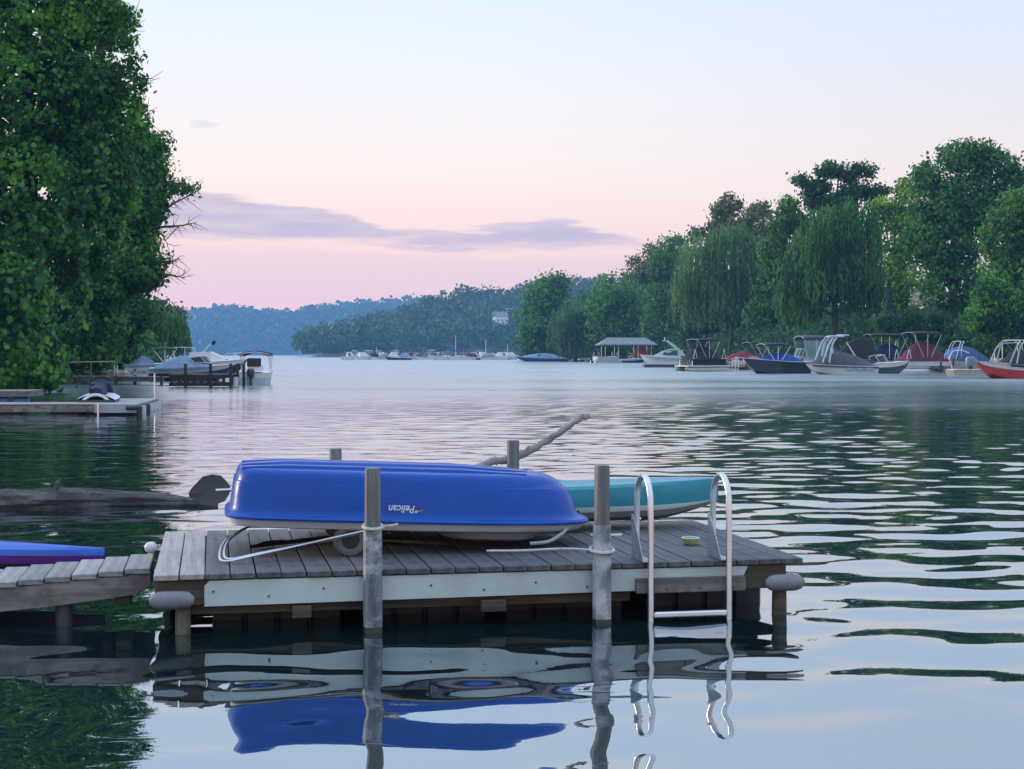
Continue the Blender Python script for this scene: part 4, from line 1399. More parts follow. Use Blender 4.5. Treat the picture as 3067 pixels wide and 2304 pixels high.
# ------------------------------------------------------------------ blue and purple kayak behind the gangway
kp = G(345, 1686, .05)
kk = thing('kayak', 'blue and purple kayak floating behind the gangway', 'kayak', W(-.36, 1.42, .12), ang + R(1.5))
def small_kayak(part):
    secs = []
    n = 24
    for i in range(n + 1):
        t = i / n
        x = -3.0 * t
        e_ = max(.03, min(1, t / .5) ** .85 * min(1, (1 - t) / .35 + .05) ** .6)
        b = .34 * e_
        sh = .215 + .055 * min(1, t / .3)
        if part == 'deck':
            secs.append([(x, -b, sh - .05), (x, -b * .93, sh - .012), (x, -b * .55, sh + .028 * e_), (x, 0, sh + .05 * e_), (x, b * .55, sh + .028 * e_), (x, b * .93, sh - .012), (x, b, sh - .05)])
        elif part == 'side_band':
            secs.append([(x, -b, sh - .049), (x, -b * .985, sh - .10), (x, b * .985, sh - .10), (x, b, sh - .049)])
        else:
            secs.append([(x, -b * .985, sh - .099), (x, -b * .95, sh - .14), (x, -b * .6, -.10 * e_), (x, 0, -.13 * e_), (x, b * .6, -.10 * e_), (x, b * .95, sh - .14), (x, b * .985, sh - .099)])
    return secs
for part, m_ in (('deck', paint('bright_blue_plastic', (.012, .11, .55), .33, .1, 2)), ('hull', paint('shade_toned_hull', (.012, .01, .02), .5, .15, 2)), ('side_band', paint('purple_plastic', (.10, .015, .20), .4, .15, 2))):  # lower hull is purple too; shade below the gangway is coloured in as near black
    mb = MB()
    mb.loft(small_kayak(part))
    mb.build(part, m_, kk, True)
MB().tube(smooth_path([(-1.25, -.17, .305), (-1.6, -.2, .33), (-2.0, -.17, .31), (-2.1, 0, .315), (-2.0, .17, .31), (-1.6, .2, .33), (-1.25, .17, .305), (-1.15, 0, .31), (-1.25, -.17, .305)], 4), .014, 6).build('cockpit_rim', paint('white_plastic', (.62, .64, .66), .4, .1, 4), kk, True)
kf = thing('kayak_float', 'low dark float carrying the blue and purple kayak', 'float', W(-1.7, 1.42, 0), ang)
MB().cbox((0, 0, -.06), (1.9, .42, .16), .03).build('pontoon', paint('wet_black_plastic', (.012, .014, .016), .5, .3, 5), kf)
for x_ in (-.6, .6):
    MB().box((x_, 0, .045), (.09, .4, .05)).build('cross_bar', BLACKP, kf)
# ================================================================== moored boats and far docks
WHITE = paint('white_gelcoat', (.80, .82, .84), .3, .08, 1.5)
OFFW = paint('grey_white_gelcoat', (.58, .61, .65), .4, .12, 1.5)
GLASS = paint('tinted_glass', (.03, .05, .055), .12, .2, 2)
CHROME = paint('bright_tube', (.62, .64, .68), .3, .1, 8, .85)
TUBE_W = paint('white_tube', (.78, .80, .83), .4, .08, 5)
MOTOR = paint('motor_black', (.03, .035, .045), .35, .2, 5)
def fabric(name, c):
    return paint(name, c, .9, .30, 1.6, bmp=.006)
FAB = {k: fabric('canvas_' + k, c) for k, c in {
    'black': (.014, .015, .019), 'navy': (.018, .026, .075), 'blue': (.012, .065, .34), 'red': (.22, .022, .040), 'pink': (.42, .11, .14), 'charcoal': (.060, .075, .092),
    'maroon': (.115, .022, .042), 'darkmaroon': (.05, .012, .022), 'skyblue': (.10, .20, .50), 'grey': (.24, .26, .28), 'orange': (.62, .09, .025), 'paleblue': (.20, .30, .46), 'tan': (.36, .33, .28), 'green': (.03, .07, .06)}.items()}
def hull_secs(L, B, fb, bow, n=16, fine=2.3):
    """stations from stern to bow: sheer, chine, keel"""
    S = []
    for i in range(n + 1):
        t = i / n
        x = L * (t - .5)
        b = B / 2 * (.94 + .06 * math.sin(min(1, t / .5) * math.pi / 2)) * (1 - max(0, (t - .45) / .55) ** fine)
        b = max(b, .015)
        sh = fb + (bow - fb) * t ** 1.8
        ch = -.02 + .62 * bow * max(0, (t - .55) / .45) ** 2.2
        ke = -.28 + (bow * .95 + .28) * max(0, (t - .62) / .38) ** 2.6
        ch = max(ch, ke + .01)
        sh = max(sh, ch + .02)
        S.append((x + (L * .035 * max(0, (t - .6) / .4) ** 2), b, sh, b * (.86 - .28 * max(0, (t - .5) / .5)), ch, ke))
    return S
def add_hull(t, L, B, fb, bow, hull_mat, deck_mat, stripe=None, fine=2.3):
    S = hull_secs(L, B, fb, bow, 16, fine)
    mb = MB()
    zs = .58
    def mid(s, k):
        x, b, sh, cb, ch, ke = s
        return (x, cb + (b - cb) * k, ch + (sh - ch) * k)
    lowk = .62
    mb.loft([[(x, -cb - (b - cb) * lowk, ch + (sh - ch) * lowk), (x, -cb, ch), (x, 0, ke), (x, cb, ch), (x, cb + (b - cb) * lowk, ch + (sh - ch) * lowk)] for x, b, sh, cb, ch, ke in S])
    mb.f.append((0, 1, 2, 3, 4))
    h = mb.build('hull', hull_mat, t, True)
    mb = MB()
    for s_ in (-1, 1):
        mb.loft([[(x, s_ * (cb + (b - cb) * lowk), ch + (sh - ch) * lowk), (x, s_ * (b * 1.01), sh)] for x, b, sh, cb, ch, ke in S])
    x, b, sh, cb, ch, ke = S[0]
    mb.add([(x, -cb - (b - cb) * lowk, ch + (sh - ch) * lowk), (x, cb + (b - cb) * lowk, ch + (sh - ch) * lowk), (x, b, sh), (x, -b, sh)], [(0, 1, 2, 3)])
    mb.build('topside', stripe or deck_mat, t, True)
    mb = MB()
    mb.loft([[(x, -b * .99, sh + .003), (x, -b * .6, sh + .06 * min(1, b)), (x, 0, sh + .08 * min(1, b)), (x, b * .6, sh + .06 * min(1, b)), (x, b * .99, sh + .003)] for x, b, sh, cb, ch, ke in S])
    mb.build('deck', deck_mat, t, True)
    mb = MB()
    for s_ in (-1, 1):
        mb.tube([(x, s_ * b * 1.015, sh) for x, b, sh, cb, ch, ke in S], .03, 6)
    mb.build('rub_rail', TUBE_W if deck_mat != WHITE else OFFW, t, True)
    return S
def add_cover(t, S, mat, i0, i1, peak, pk_at=.45, over=.03):
    """canvas mooring cover stretched over the gunwales to a ridge"""
    mb = MB()
    secs = []
    for i in range(i0, i1 + 1):
        x, b, sh = S[i][:3]
        k = (i - i0) / (i1 - i0)
        r = math.sin(min(1, k / pk_at) * math.pi / 2) if k < pk_at else math.cos(max(0, (k - pk_at) / (1 - pk_at)) * math.pi / 2) ** .8
        pk = sh + .1 + peak * r
        bb = b * 1.02 + over
        sag = .04 * math.sin(k * 23)
        secs.append([(x, -bb, sh - .13), (x, -bb * .99, sh + .02), (x, -bb * .55, sh + (pk - sh) * .62 + sag * .5), (x, -bb * .2, pk - .03), (x, 0, pk), (x, bb * .2, pk - .03), (x, bb * .55, sh + (pk - sh) * .62 - sag * .5), (x, bb * .99, sh + .02), (x, bb, sh - .13)])
    mb.loft(secs)
    n_ = 9
    mb.f.append(tuple(range(n_)))
    mb.f.append(tuple(len(mb.v) - n_ + j for j in range(n_)))
    return mb.build('cover', mat, t, True)
def add_bimini(t, x0, x1, w, z0, z1, mat, tube=CHROME, crown=.14, thick=.05, splay=.25, name='bimini_top'):
    mb = MB()
    secs = []
    for i in range(9):
        k = i / 8
        x = x0 + (x1 - x0) * k
        zz = z1 + .06 * math.sin(k * math.pi)
        ys = [w / 2 * q for q in (-1, -.8, -.4, 0, .4, .8, 1)]
        upper = [(x, y, zz + crown * (1 - (2 * y / w) ** 2)) for y in ys]
        lower = [(x, y, zz + crown * (1 - (2 * y / w) ** 2) - thick * (2.2 if abs(y) > .39 * w * .99 else 1)) for y in reversed(ys)]
        secs.append(upper + lower)
    mb.loft(secs, True, True)
    o = mb.build(name, mat, t, True)
    mb = MB()
    xm = (x0 + x1) / 2
    for s_ in (-1, 1):
        for xe, xb in ((x0, xm - splay), (x1, xm + splay), (xm, xm)):
            mb.tube([(xb, s_ * w / 2 * 1.0, z0), (xe, s_ * w / 2 * .98, z1 - .03)], .022, 6)
    for xe in (x0, xm, x1):
        mb.tube([(xe, w / 2 * .98 * q, z1 - .03 + crown * (1 - q * q)) for q in (-1, -.6, 0, .6, 1)], .02, 6)
    mb.build('bimini_frame', tube, t, True)
    return o
def add_windshield(t, xc, w, z, h, frame=CHROME):
    """wrap-round screen: posts, glass, top rail"""
    mb = MB()
    arc = [(xc - .75, -w / 2), (xc - .1, -w / 2 * .93), (xc + .18, -w / 2 * .55), (xc + .25, 0), (xc + .18, w / 2 * .55), (xc - .1, w / 2 * .93), (xc - .75, w / 2)]
    bot = [(x + .14, y * 1.02, z) for x, y in arc]
    top_ = [(x - .18, y * .92, z + h * (.75 if i in (0, 6) else 1)) for i, (x, y) in enumerate(arc)]
    mb.loft([bot, top_])
    mb.build('windshield', GLASS, t, True)
    mb = MB()
    mb.tube(top_, .025, 6)
    mb.tube(bot, .02, 6)
    for a, b in zip(bot, top_):
        mb.tube([a, b], .02, 6)
    mb.build('windshield_frame', frame, t, True)
def add_tower(t, xa, w, z0, z1, mat, lean=.5, r=.04, bars=True):
    mb = MB()
    for dx in (0, .55):
        pts = [(xa - dx, -w / 2, z0), (xa - dx * .5 - lean * .6, -w / 2 * .97, z0 + (z1 - z0) * .7), (xa - lean - dx * .6, -w / 2 * .82, z1 - .06), (xa - lean - dx * .6, -w / 2 * .5, z1)]
        pts += [(x, -y, z) for x, y, z in reversed(pts)]
        mb.tube(smooth_path(pts, 3), r, 7)
    if bars:
        for s_ in (-1, 1):
            mb.tube([(xa - lean, s_ * w * .3, z1), (xa - lean - .33, s_ * w * .3, z1)], r * .8, 6)
    return mb.build('tower', mat, t, True)
def add_outboard(t, x, y=0.0, s=1.0, mat=None, tilt=0.0, z=.55):
    M = Matrix.Translation((x, y, z)) @ Matrix.Rotation(tilt, 4, 'Y')
    mb = MB()
    secs = []
    for zz, a, b, o_ in ((0, .20, .15, 0), (.08, .27, .19, -.02), (.26, .29, .20, -.03), (.40, .25, .18, -.02), (.46, .15, .11, 0)):
        secs.append([(-.16 * s + (o_ + math.copysign(abs(math.cos(q)) ** .7, math.cos(q)) * a) * s, math.copysign(abs(math.sin(q)) ** .7, math.sin(q)) * b * s, zz * s) for q in [2 * math.pi * k / 14 for k in range(14)]])
    mb.loft(secs, True, True).xf(M)
    o = mb.build('outboard_motor', mat or MOTOR, t, True)
    mb = MB()
    mb.loft([[(-.16 * s + dx * s, dy * s, zz * s) for dx, dy in ((-.09, -.05), (.10, -.05), (.10, .05), (-.09, .05))] for zz in (.02, -.75)], True, True)
    mb.box((-.20 * s, 0, -.62 * s), (.32 * s, .2 * s, .02 * s))
    mb.tube([(-.34 * s, 0, -.75 * s), (-.02 * s, 0, -.75 * s)], [.04 * s, .055 * s], 8)
    mb.xf(M)
    mb.build('motor_leg', MOTOR, o)
    mb = MB()
    for k in range(3):
        a = 2 * math.pi * k / 3
        mb.add([(-.36 * s, 0, -.75 * s), (-.35 * s, math.cos(a - .3) * .14 * s, -.75 * s + math.sin(a - .3) * .14 * s), (-.40 * s, math.cos(a + .3) * .14 * s, -.75 * s + math.sin(a + .3) * .14 * s)], [(0, 1, 2)])
    mb.xf(M)
    mb.build('propeller', CHROME, o)
    return o
def add_rail(t, pts, r=.018, posts=True, zb=None, mat=CHROME, name='rail'):
    mb = MB()
    mb.tube(pts, r, 6)
    if posts:
        for p in pts:
            mb.tube([(p[0], p[1], zb if zb is not None else p[2] - .35), p], r * .9, 5)
    return mb.build(name, mat, t, True)
def boat_at(name, label, px, py, rz, cat='boat', group='boats moored along the bank'):
    p = G(px, py, 0)
    return thing(name, label, cat, p, R(rz), group)
def pontoon(label, px, py, rz, L, B, fence, cover=None, bimini=None, motor=None, cat='pontoon boat', peak=.55, arches=False, bow_rail=True, tube_mat=None, slats=False, top_z=2.35):
    t = boat_at('pontoon_boat', label, px, py, rz, cat)
    tm = tube_mat or TUBE_W
    for y in (-B * .36, B * .36):
        mb = MB()
        pts, rs = [], []
        for x, r in ((-L / 2, .20), (-L / 2 + .05, .29), (L * .36, .29), (L * .43, .24), (L * .48, .12), (L * .5, .03)):
            pts.append((x, y, .12 + max(0, x - L * .36) * .12))
            rs.append(r)
        mb.tube(pts, rs, 14)
        mb.build('pontoon_tube', tm, t, True)
    MB().cbox((-.05, 0, .46), (L * .96, B, .10), .02).build('deck', TUBE_W, t)
    mb = MB()
    x0, x1 = -L * .40, L * .36
    for s_ in (-1, 1):
        mb.box(((x0 + x1) / 2, s_ * (B / 2 - .05), .86), (x1 - x0, .03, .58))
    mb.box((x0, 0, .86), (.03, B - .1, .58))
    mb.box((x1, 0, .86), (.03, B - .1, .58))
    mb.build('fence_panel', fence, t)
    add_rail(t, [(x0, -(B / 2 - .05), 1.19), (x1, -(B / 2 - .05), 1.19), (x1, B / 2 - .05, 1.19), (x0, B / 2 - .05, 1.19), (x0, -(B / 2 - .05), 1.19)], .02, True, .5)
    if cover:
        S = [(x0 - .05 + (x1 - x0 + .1) * i / 12, B / 2 - .03, 1.14, 0, 0, 0) for i in range(13)]
        add_cover(t, S, cover, 0, 12, peak, .5, .04)
    else:
        for (xx, yy) in ((-L * .28, B * .28), (L * .2, B * .28), (L * .2, -B * .28)):
            mb = MB()
            mb.cbox((xx, yy, .70), (1.0, .5, .36), .05)
            mb.cbox((xx, yy + math.copysign(.22, yy), 1.0), (1.0, .14, .5), .05)
            mb.build('bench_seat', OFFW, t)
    if bimini:
        add_bimini(t, -L * .28, L * .22, B * .92, 1.2, top_z, bimini, splay=.3)
    if motor:
        add_outboard(t, -L / 2 - .02, 0, 1.0, motor, 0, .55)
    if arches:
        mb = MB()
        for xx in (-L * .36, L * .30):
            for s_ in (-1, 1):
                mb.tube([(xx - .22, s_ * (B / 2 - .06), 1.19), (xx - .03, s_ * (B / 2 - .06), 2.05), (xx + .03, s_ * (B / 2 - .06), 2.05), (xx + .2, s_ * (B / 2 - .06), 1.19)], .028, 6)
        mb.build('support_pole', TUBE_W, t, True)
    if slats:
        mb = MB()
        for k in range(9):
            a = k / 8
            mb.tube([(L * .36 + .02, -B / 2 + .1 + a * (B - .2), .5), (L * .36 + .45 * math.sin(a * math.pi), -B / 2 + .1 + a * (B - .2), 1.12)], .02, 5)
        mb.build('bow_slat', CHROME, t)
    return t

# ---- left to right along the east bank
# blue covered boat at the point with its white pole
t = boat_at('runabout', 'low pale blue covered motorboat off the tip of the point', 1624, 1083, 176)
S = add_hull(t, 11.5, 2.9, .7, 1.15, fabric('canvas_deepblue', (.02, .07, .28)), FAB['paleblue'])
add_cover(t, S, FAB['paleblue'], 1, 14, .95, .42)
add_windshield(t, 1.0, 2.0, 1.2, .5)
p = G(1572, 1081, 0)
t = thing('mooring_pole', 'white mooring pole beside the pale blue covered boat', 'pole', p)
MB().tube([(0, 0, -1), (0, 0, 3.9)], .14, 8).build('shaft', WHITE, t, True)
MB().tube([(0, 0, 3.9), (0, 0, 4.05)], [.19, .10], 8).build('cap', OFFW, t)
# fabric canopy over a lift
p = G(1876, 1086, 0)
t = thing('boat_canopy', 'grey hipped fabric canopy standing on posts over moored boats', 'canopy', p, R(4))
cw, cd, ce, cr = 11.6, 6.5, 3.6, 4.95
mb = MB()
e_ = [(-cw / 2, -cd / 2, ce), (cw / 2, -cd / 2, ce), (cw / 2, cd / 2, ce), (-cw / 2, cd / 2, ce)]
r_ = [(-cw / 2 + 2.2, -.9, cr), (cw / 2 - 2.2, -.9, cr), (cw / 2 - 2.2, .9, cr), (-cw / 2 + 2.2, .9, cr)]
lo = [(x, y, z - .18) for x, y, z in e_]
mb.loft([lo, e_, r_], True, False)
mb.f.append((8, 9, 10, 11))
mb.build('roof', FAB['grey'], t)
mb = MB()
for x in (-cw / 2 + 1.2, -cw / 6, cw / 6, cw / 2 - 1.2):
    for y in (-cd / 2 + .3, cd / 2 - .3):
        p0 = MB().tube([(x, y, -1.5), (x, y, ce - .05)], .06, 6).build('post', ALUM_DULL, t)
pontoon('open white pontoon boat with folded top beside the grey canopy', 1816, 1088, 20, 5.6, 2.4, OFFW, None, None, MOTOR, arches=True)
t = boat_at('runabout', 'white runabout with a dark blue side under the grey canopy', 1893, 1087, -8)
S = add_hull(t, 5.6, 2.1, .62, 1.0, FAB['navy'], WHITE)
add_windshield(t, .2, 1.6, .85, .45)
add_outboard(t, -2.85, 0, 1.0, MOTOR)
t = boat_at('runabout', 'dark brown boat with an orange cover beside the white cabin cruiser', 1918, 1086.0, 170)
S = add_hull(t, 4.4, 2.2, 1.2, 1.9, paint('brown_hull', (.05, .018, .014), .4, .2, 2), paint('brown_deck', (.09, .03, .02), .5, .2, 2))
add_cover(t, S, FAB['orange'], 2, 13, 1.9, .45)
# row of mixed gear in the shade of the point
for k, (px, w_) in enumerate(((1735, 2.2), (1752, 2.6), (1768, 2.4))):
    t = boat_at('rowing_boat', 'small pale boat drawn up in the shade of the small willow', px, 1083, 10 + 25 * k, 'boat', 'small boats in the shade of the point')
    S = add_hull(t, w_ * 1.5, 1.4, .5, .8, OFFW if k != 1 else FAB['navy'], WHITE)
    MB().box((0, 0, .62), (.3, 1.1, .05)).build('thwart', OFFW, t)
# white cabin cruiser with raked arch, and the low float in front of it
t = boat_at('cabin_cruiser', 'white cabin cruiser with a raked hardtop and pale green windows', 1995, 1097, 172)
PALEG = paint('pale_green_gelcoat', (.50, .63, .64), .35, .1, 1.2)
S = add_hull(t, 6.6, 2.7, 1.05, 1.55, WHITE, PALEG, PALEG)
mb = MB()
mb.loft([[(x, -w_ / 2, z0_), (x, -w_ / 2 * .86, z1_), (x, w_ / 2 * .86, z1_), (x, w_ / 2, z0_)] for x, w_, z0_, z1_ in ((-1.9, 2.3, 1.0, 2.35), (-.6, 2.3, 1.05, 2.4), (.6, 2.1, 1.15, 2.05), (1.7, 1.5, 1.3, 1.45))])
mb.f.append((0, 1, 2, 3))
cab = mb.build('cabin', PALEG, t, True)
for s_ in (-1, 1):
    mb = MB()
    mb.add([(-1.6, s_ * 1.13, 1.45), (-.4, s_ * 1.13, 1.5), (.5, s_ * 1.02, 1.55), (.2, s_ * .97, 1.95), (-.5, s_ * 1.04, 2.2), (-1.6, s_ * 1.06, 2.15)], [(0, 1, 2, 3, 4, 5)])
    mb.build('window', GLASS, cab)
mb = MB()
for s_ in (-1, 1):
    mb.loft([[(x - .28, s_ * 1.05, z), (x + .28, s_ * 1.05, z), (x + .28, s_ * .93, z), (x - .28, s_ * .93, z)] for x, z in ((-2.4, 1.4), (-1.5, 2.4), (-.3, 3.35), (.1, 3.45))], True, True)
mb.cbox((.05, 0, 3.46), (.9, 2.2, .12), .03)
mb.build('radar_arch', PALEG, t)
MB().tube([(.2, 0, 3.5), (.2, 0, 3.95)], .05, 6).build('mast_light', WHITE, t)
MB().cbox((-3.75, 0, .35), (.9, 2.2, .1), .02).build('swim_platform', OFFW, t)
p = G(1975, 1100.5, 0)
t = thing('floating_platform', 'low dark floating platform in front of the white cabin cruiser', 'float', p, R(-1))
MB().cbox((0, 0, .18), (4.2, 1.8, .34), .04).build('pontoon', paint('purple_grey', (.09, .08, .11), .7, .2, 2), t)
MB().cbox((0, 0, .39), (4.3, 1.9, .07), .015).build('deck', OFFW, t)
for x in (-2.0, 1.9):
    MB().tube([(x, -.98, -.6), (x, -.98, .75)], .07, 8).build('post', OFFW, t, True)
# black pontoon boat, stern quarter towards the lake
pontoon('black pontoon boat with a black top and black mooring cover', 2102, 1111, 205, 5.0, 2.5, FAB['black'], FAB['black'], FAB['black'], paint('grey_motor', (.16, .22, .27), .4, .2, 4), arches=True, slats=True, peak=1.15, top_z=3.0, tube_mat=paint('cream_tube', (.55, .52, .49), .5, .15, 2))
# red and pink covered boats
t = boat_at('runabout', 'motorboat under a crimson cover beside the black pontoon boat', 2212, 1104, 200)
S = add_hull(t, 5.4, 2.3, .75, 1.15, OFFW, WHITE)
add_cover(t, S, FAB['red'], 0, 13, .95, .45)
t = boat_at('runabout', 'small white bowed boat with a faded pink cover', 2242, 1108, 215)
S = add_hull(t, 4.2, 2.0, .65, 1.0, OFFW, WHITE)
add_cover(t, S, FAB['pink'], 0, 10, .65, .45)
add_rail(t, [(1.2, -.5, 1.25), (1.9, 0, 1.35), (1.2, .5, 1.25)], .03, True, .9, TUBE_W)
p = G(2200, 1110, 0)
t = thing('finger_dock', 'white framed ladder on a small dark finger dock', 'dock', p)
MB().cbox((0, .6, .3), (1.6, 2.2, .12), .02).build('deck', OLDW, t)
mb = MB()
for x in (-.3, .0, .3):
    mb.tube([(x, -.5, -.3), (x, -.5, 1.2)], .04, 6)
for z in (.55, .85, 1.2):
    mb.tube([(-.3, -.5, z), (.3, -.5, z)], .035, 6)
mb.build('ladder', TUBE_W, t)
# navy hulled bowrider with bright blue cover
t = boat_at('runabout', 'navy hulled bowrider with a white rail and bright blue cover', 2325, 1119, 192)
NAVYH = paint('navy_gelcoat', (.012, .016, .04), .22, .2, 1.5, coat=.5)
S = add_hull(t, 5.4, 2.35, .95, 1.30, NAVYH, WHITE, NAVYH)
add_cover(t, S, FAB['blue'], 1, 12, .62, .5, -.18)
add_bimini(t, -.9, 1.4, 2.1, 1.15, 2.4, FAB['navy'], TUBE_W, splay=.35)
# big white cruiser behind with clear curtains
t = boat_at('cabin_cruiser', 'white cruiser with a grey arched top and clear curtains', 2408, 1109, 195)
S = add_hull(t, 6.4, 2.6, 1.0, 1.4, paint('blue_white_gelcoat', (.36, .44, .60), .35, .1, 1.5), WHITE)
add_bimini(t, -2.2, .6, 2.4, 1.1, 3.3, FAB['charcoal'], TUBE_W, .22, .10, .9)
for s_ in (-1, 1):
    for k in range(3):
        x0_ = -2.0 + k * .85
        MB().box((x0_ + .375, s_ * 1.16, 2.1), (.75, .012, 1.8)).build('curtain', paint('clear_vinyl', (.25, .36, .40), .2, .25, 2), t)
add_windshield(t, .6, 2.0, 1.35, .8, TUBE_W)
MB().tube([(-2.6, 1.0, 1.1), (-2.6, 1.0, 2.3)], .16, 8).build('fender', WHITE, t, True)
# wake boat with charcoal cover and pale tower
t = boat_at('wake_boat', 'white wake boat under a charcoal cover with a pale blue tower', 2520, 1121, 186)
PALEB = paint('pale_blue_tube', (.46, .62, .70), .4, .12, 3)
S = add_hull(t, 5.5, 2.35, .62, .82, WHITE, WHITE, None, 3.2)
add_cover(t, S, FAB['charcoal'], 0, 15, 1.0, .55, .02)
add_tower(t, 1.9, 2.2, .95, 3.05, PALEB, .9, .075)
mb = MB()
mb.cbox((.7, .9, 3.05), (1.3, .28, .16), .05)
mb.cbox((.1, .6, 3.15), (1.0, .36, .12), .05)
mb.build('board_rack', paint('mauve_pad', (.62, .50, .66), .5, .15, 4), t)
MB().tube([(-1.6, -.2, .9), (-.4, 0, 2.6)], .05, 6).build('boom', TUBE_W, t)
for s_ in (-1, 1):
    mb = MB()
    for k, (x0_, w_) in enumerate(((-2.3, .75), (-1.4, .55), (-.7, .7))):
        yy = s_ * (1.205)
        mb.add([(x0_, yy, .34), (x0_ + w_, yy, .34), (x0_ + w_, yy * 1.01, .52), (x0_, yy * 1.01, .52)], [(0, 1, 2, 3)])
    mb.build('side_stripe', paint('pale_blue_print', (.30, .48, .68), .4, .1, 3), t)
# navy covered boat behind, and the runabout with the green grey hull
t = boat_at('runabout', 'boat under a black cover behind the wake boat', 2566, 1111, 190)
S = add_hull(t, 5.6, 2.4, 1.0, 1.3, FAB['black'], OFFW)
add_cover(t, S, FAB['black'], 0, 14, 2.0, .5)
t = boat_at('runabout', 'runabout with a navy top behind the green grey one', 2652, 1110, 185)
S = add_hull(t, 5.4, 2.4, .9, 1.2, OFFW, WHITE)
add_cover(t, S, FAB['navy'], 1, 13, 1.65, .5)
add_bimini(t, -1.9, 1.9, 2.4, 1.2, 3.5, FAB['black'], CHROME, .16, .07, .8)
t = boat_at('runabout', 'white runabout with a green grey hull and curved windshield', 2640, 1119, 8)
S = add_hull(t, 4.6, 2.1, .78, 1.05, paint('green_grey_gelcoat', (.045, .075, .08), .3, .2, 1.5), WHITE)
add_windshield(t, .1, 1.75, .95, .62, TUBE_W)
add_cover(t, S, FAB['navy'], 1, 6, .35, .5, -.1)
MB().tube([(-1.2, -1.1, .15), (-1.2, -1.12, .75)], .10, 8).build('fender', WHITE, t, True)
# maroon pontoon boat with its raised top
pontoon('white pontoon boat under a maroon cover with a raised dark maroon top', 2765, 1115, 14, 5.6, 2.4, OFFW, FAB['maroon'], FAB['darkmaroon'], None, arches=True, peak=1.55, top_z=3.5)
t = boat_at('runabout', 'motorboat under a sky blue cover behind the maroon pontoon boat', 2882, 1110, 190)
S = add_hull(t, 5.6, 2.4, 1.0, 1.3, OFFW, WHITE)
add_cover(t, S, FAB['skyblue'], 0, 14, 1.25, .55)
add_tower(t, 1.2, 2.2, 1.1, 2.9, CHROME, .6, .05)
# utility pontoon with the big grey outboard
t = boat_at('pontoon_boat', 'low cream pontoon float with a big grey outboard motor', 2898, 1125, 184, 'pontoon boat')
mb = MB()
mb.loft([[(x, y, -.2), (x + dx_, y, .42)] for x, dx_, y in ((-1.1, 0, -.9), (1.2, .25, -.9), (1.2, .25, .9), (-1.1, 0, .9), (-1.1, 0, -.9))])
mb.build('hull', paint('cream_hull', (.42, .40, .36), .6, .25, 2), t)
MB().cbox((.05, 0, .44), (2.5, 1.9, .08), .02).build('deck', OFFW, t)
add_outboard(t, .1, .2, 1.5, paint('blue_grey_motor', (.14, .22, .29), .35, .15, 4), 0, .75)
add_rail(t, [(.9, -.8, .5), (1.15, -.8, 1.3), (.9, -.8, 1.85), (.2, -.8, 1.95), (-.4, -.8, 1.7)], .035, False)
# red and white bowed boat with black cover and grey tower
t = boat_at('wake_boat', 'red and white wake boat under a black cover with a grey tower', 3040, 1133, 197)
REDH = paint('red_gelcoat', (.50, .055, .05), .3, .12, 1.5)
S = add_hull(t, 5.6, 2.4, .75, 1.15, REDH, WHITE, WHITE)
add_cover(t, S, FAB['black'], 0, 11, 1.0, .5)
add_tower(t, 1.2, 2.3, 1.0, 2.55, paint('grey_tube', (.34, .40, .43), .4, .15, 3), .9, .05)
add_rail(t, [(-2.2, -1.15, 2.3), (-1.0, -1.15, 2.4), (.2, -1.15, 2.35), (.8, -1.15, 1.9)], .03, True, 1.2)
mb = MB()
mb.loft([[(x, y, -.01 + z) for y, z in ((-1.06 * k, .0), (-.5 * k, -.2), (0, -.3), (.5 * k, -.2), (1.06 * k, .0))] for x, k in ((-2.8, .98), (0, .98), (1.4, .6), (1.9, .2))])
mb.build('boot_stripe', WHITE, t, True)
t = boat_at('runabout', 'boat with a black bimini moored behind the red and white one', 3075, 1118, 185)
S = add_hull(t, 6.0, 2.4, .95, 1.3, OFFW, WHITE)
add_cover(t, S, FAB['black'], 0, 13, .9, .5)
add_bimini(t, -1.6, 1.4, 2.3, 1.2, 2.7, FAB['black'], CHROME)
# boats on the far side of the pier, seen between the others
t = boat_at('runabout', 'boat under a dark green cover tied up between the crimson and navy boats', 2262, 1103, 20)
S = add_hull(t, 5.8, 2.4, 1.0, 1.3, OFFW, WHITE)
add_cover(t, S, FAB['green'], 0, 13, 1.2, .5)
add_bimini(t, -1.2, 1.2, 2.2, 1.3, 2.9, FAB['black'], CHROME)
t = boat_at('runabout', 'white boat with pale pole frame behind the maroon pontoon boat', 2715, 1106, 168)
S = add_hull(t, 6.2, 2.5, 1.1, 1.5, OFFW, WHITE)
add_cover(t, S, FAB['green'], 1, 12, .7, .5)
add_tower(t, 1.4, 2.2, 1.3, 3.3, paint('pale_green_tube', (.50, .62, .46), .5, .1, 3), .4, .06)
t = boat_at('runabout', 'boat with a raised grey windshield behind the sky blue covered boat', 2965, 1108, 172)
S = add_hull(t, 6.0, 2.4, 1.0, 1.4, FAB['navy'], WHITE)
add_windshield(t, .2, 2.0, 1.3, .8, TUBE_W)
add_bimini(t, -2.0, .4, 2.2, 1.2, 3.0, FAB['black'], CHROME)
t = boat_at('pontoon_boat', 'grey pontoon boat half hidden behind the white cruiser with curtains', 2470, 1104, 184, 'pontoon boat')
S = add_hull(t, 6.0, 2.4, .9, 1.1, OFFW, OFFW)
add_cover(t, S, FAB['charcoal'], 0, 14, 1.5, .5)
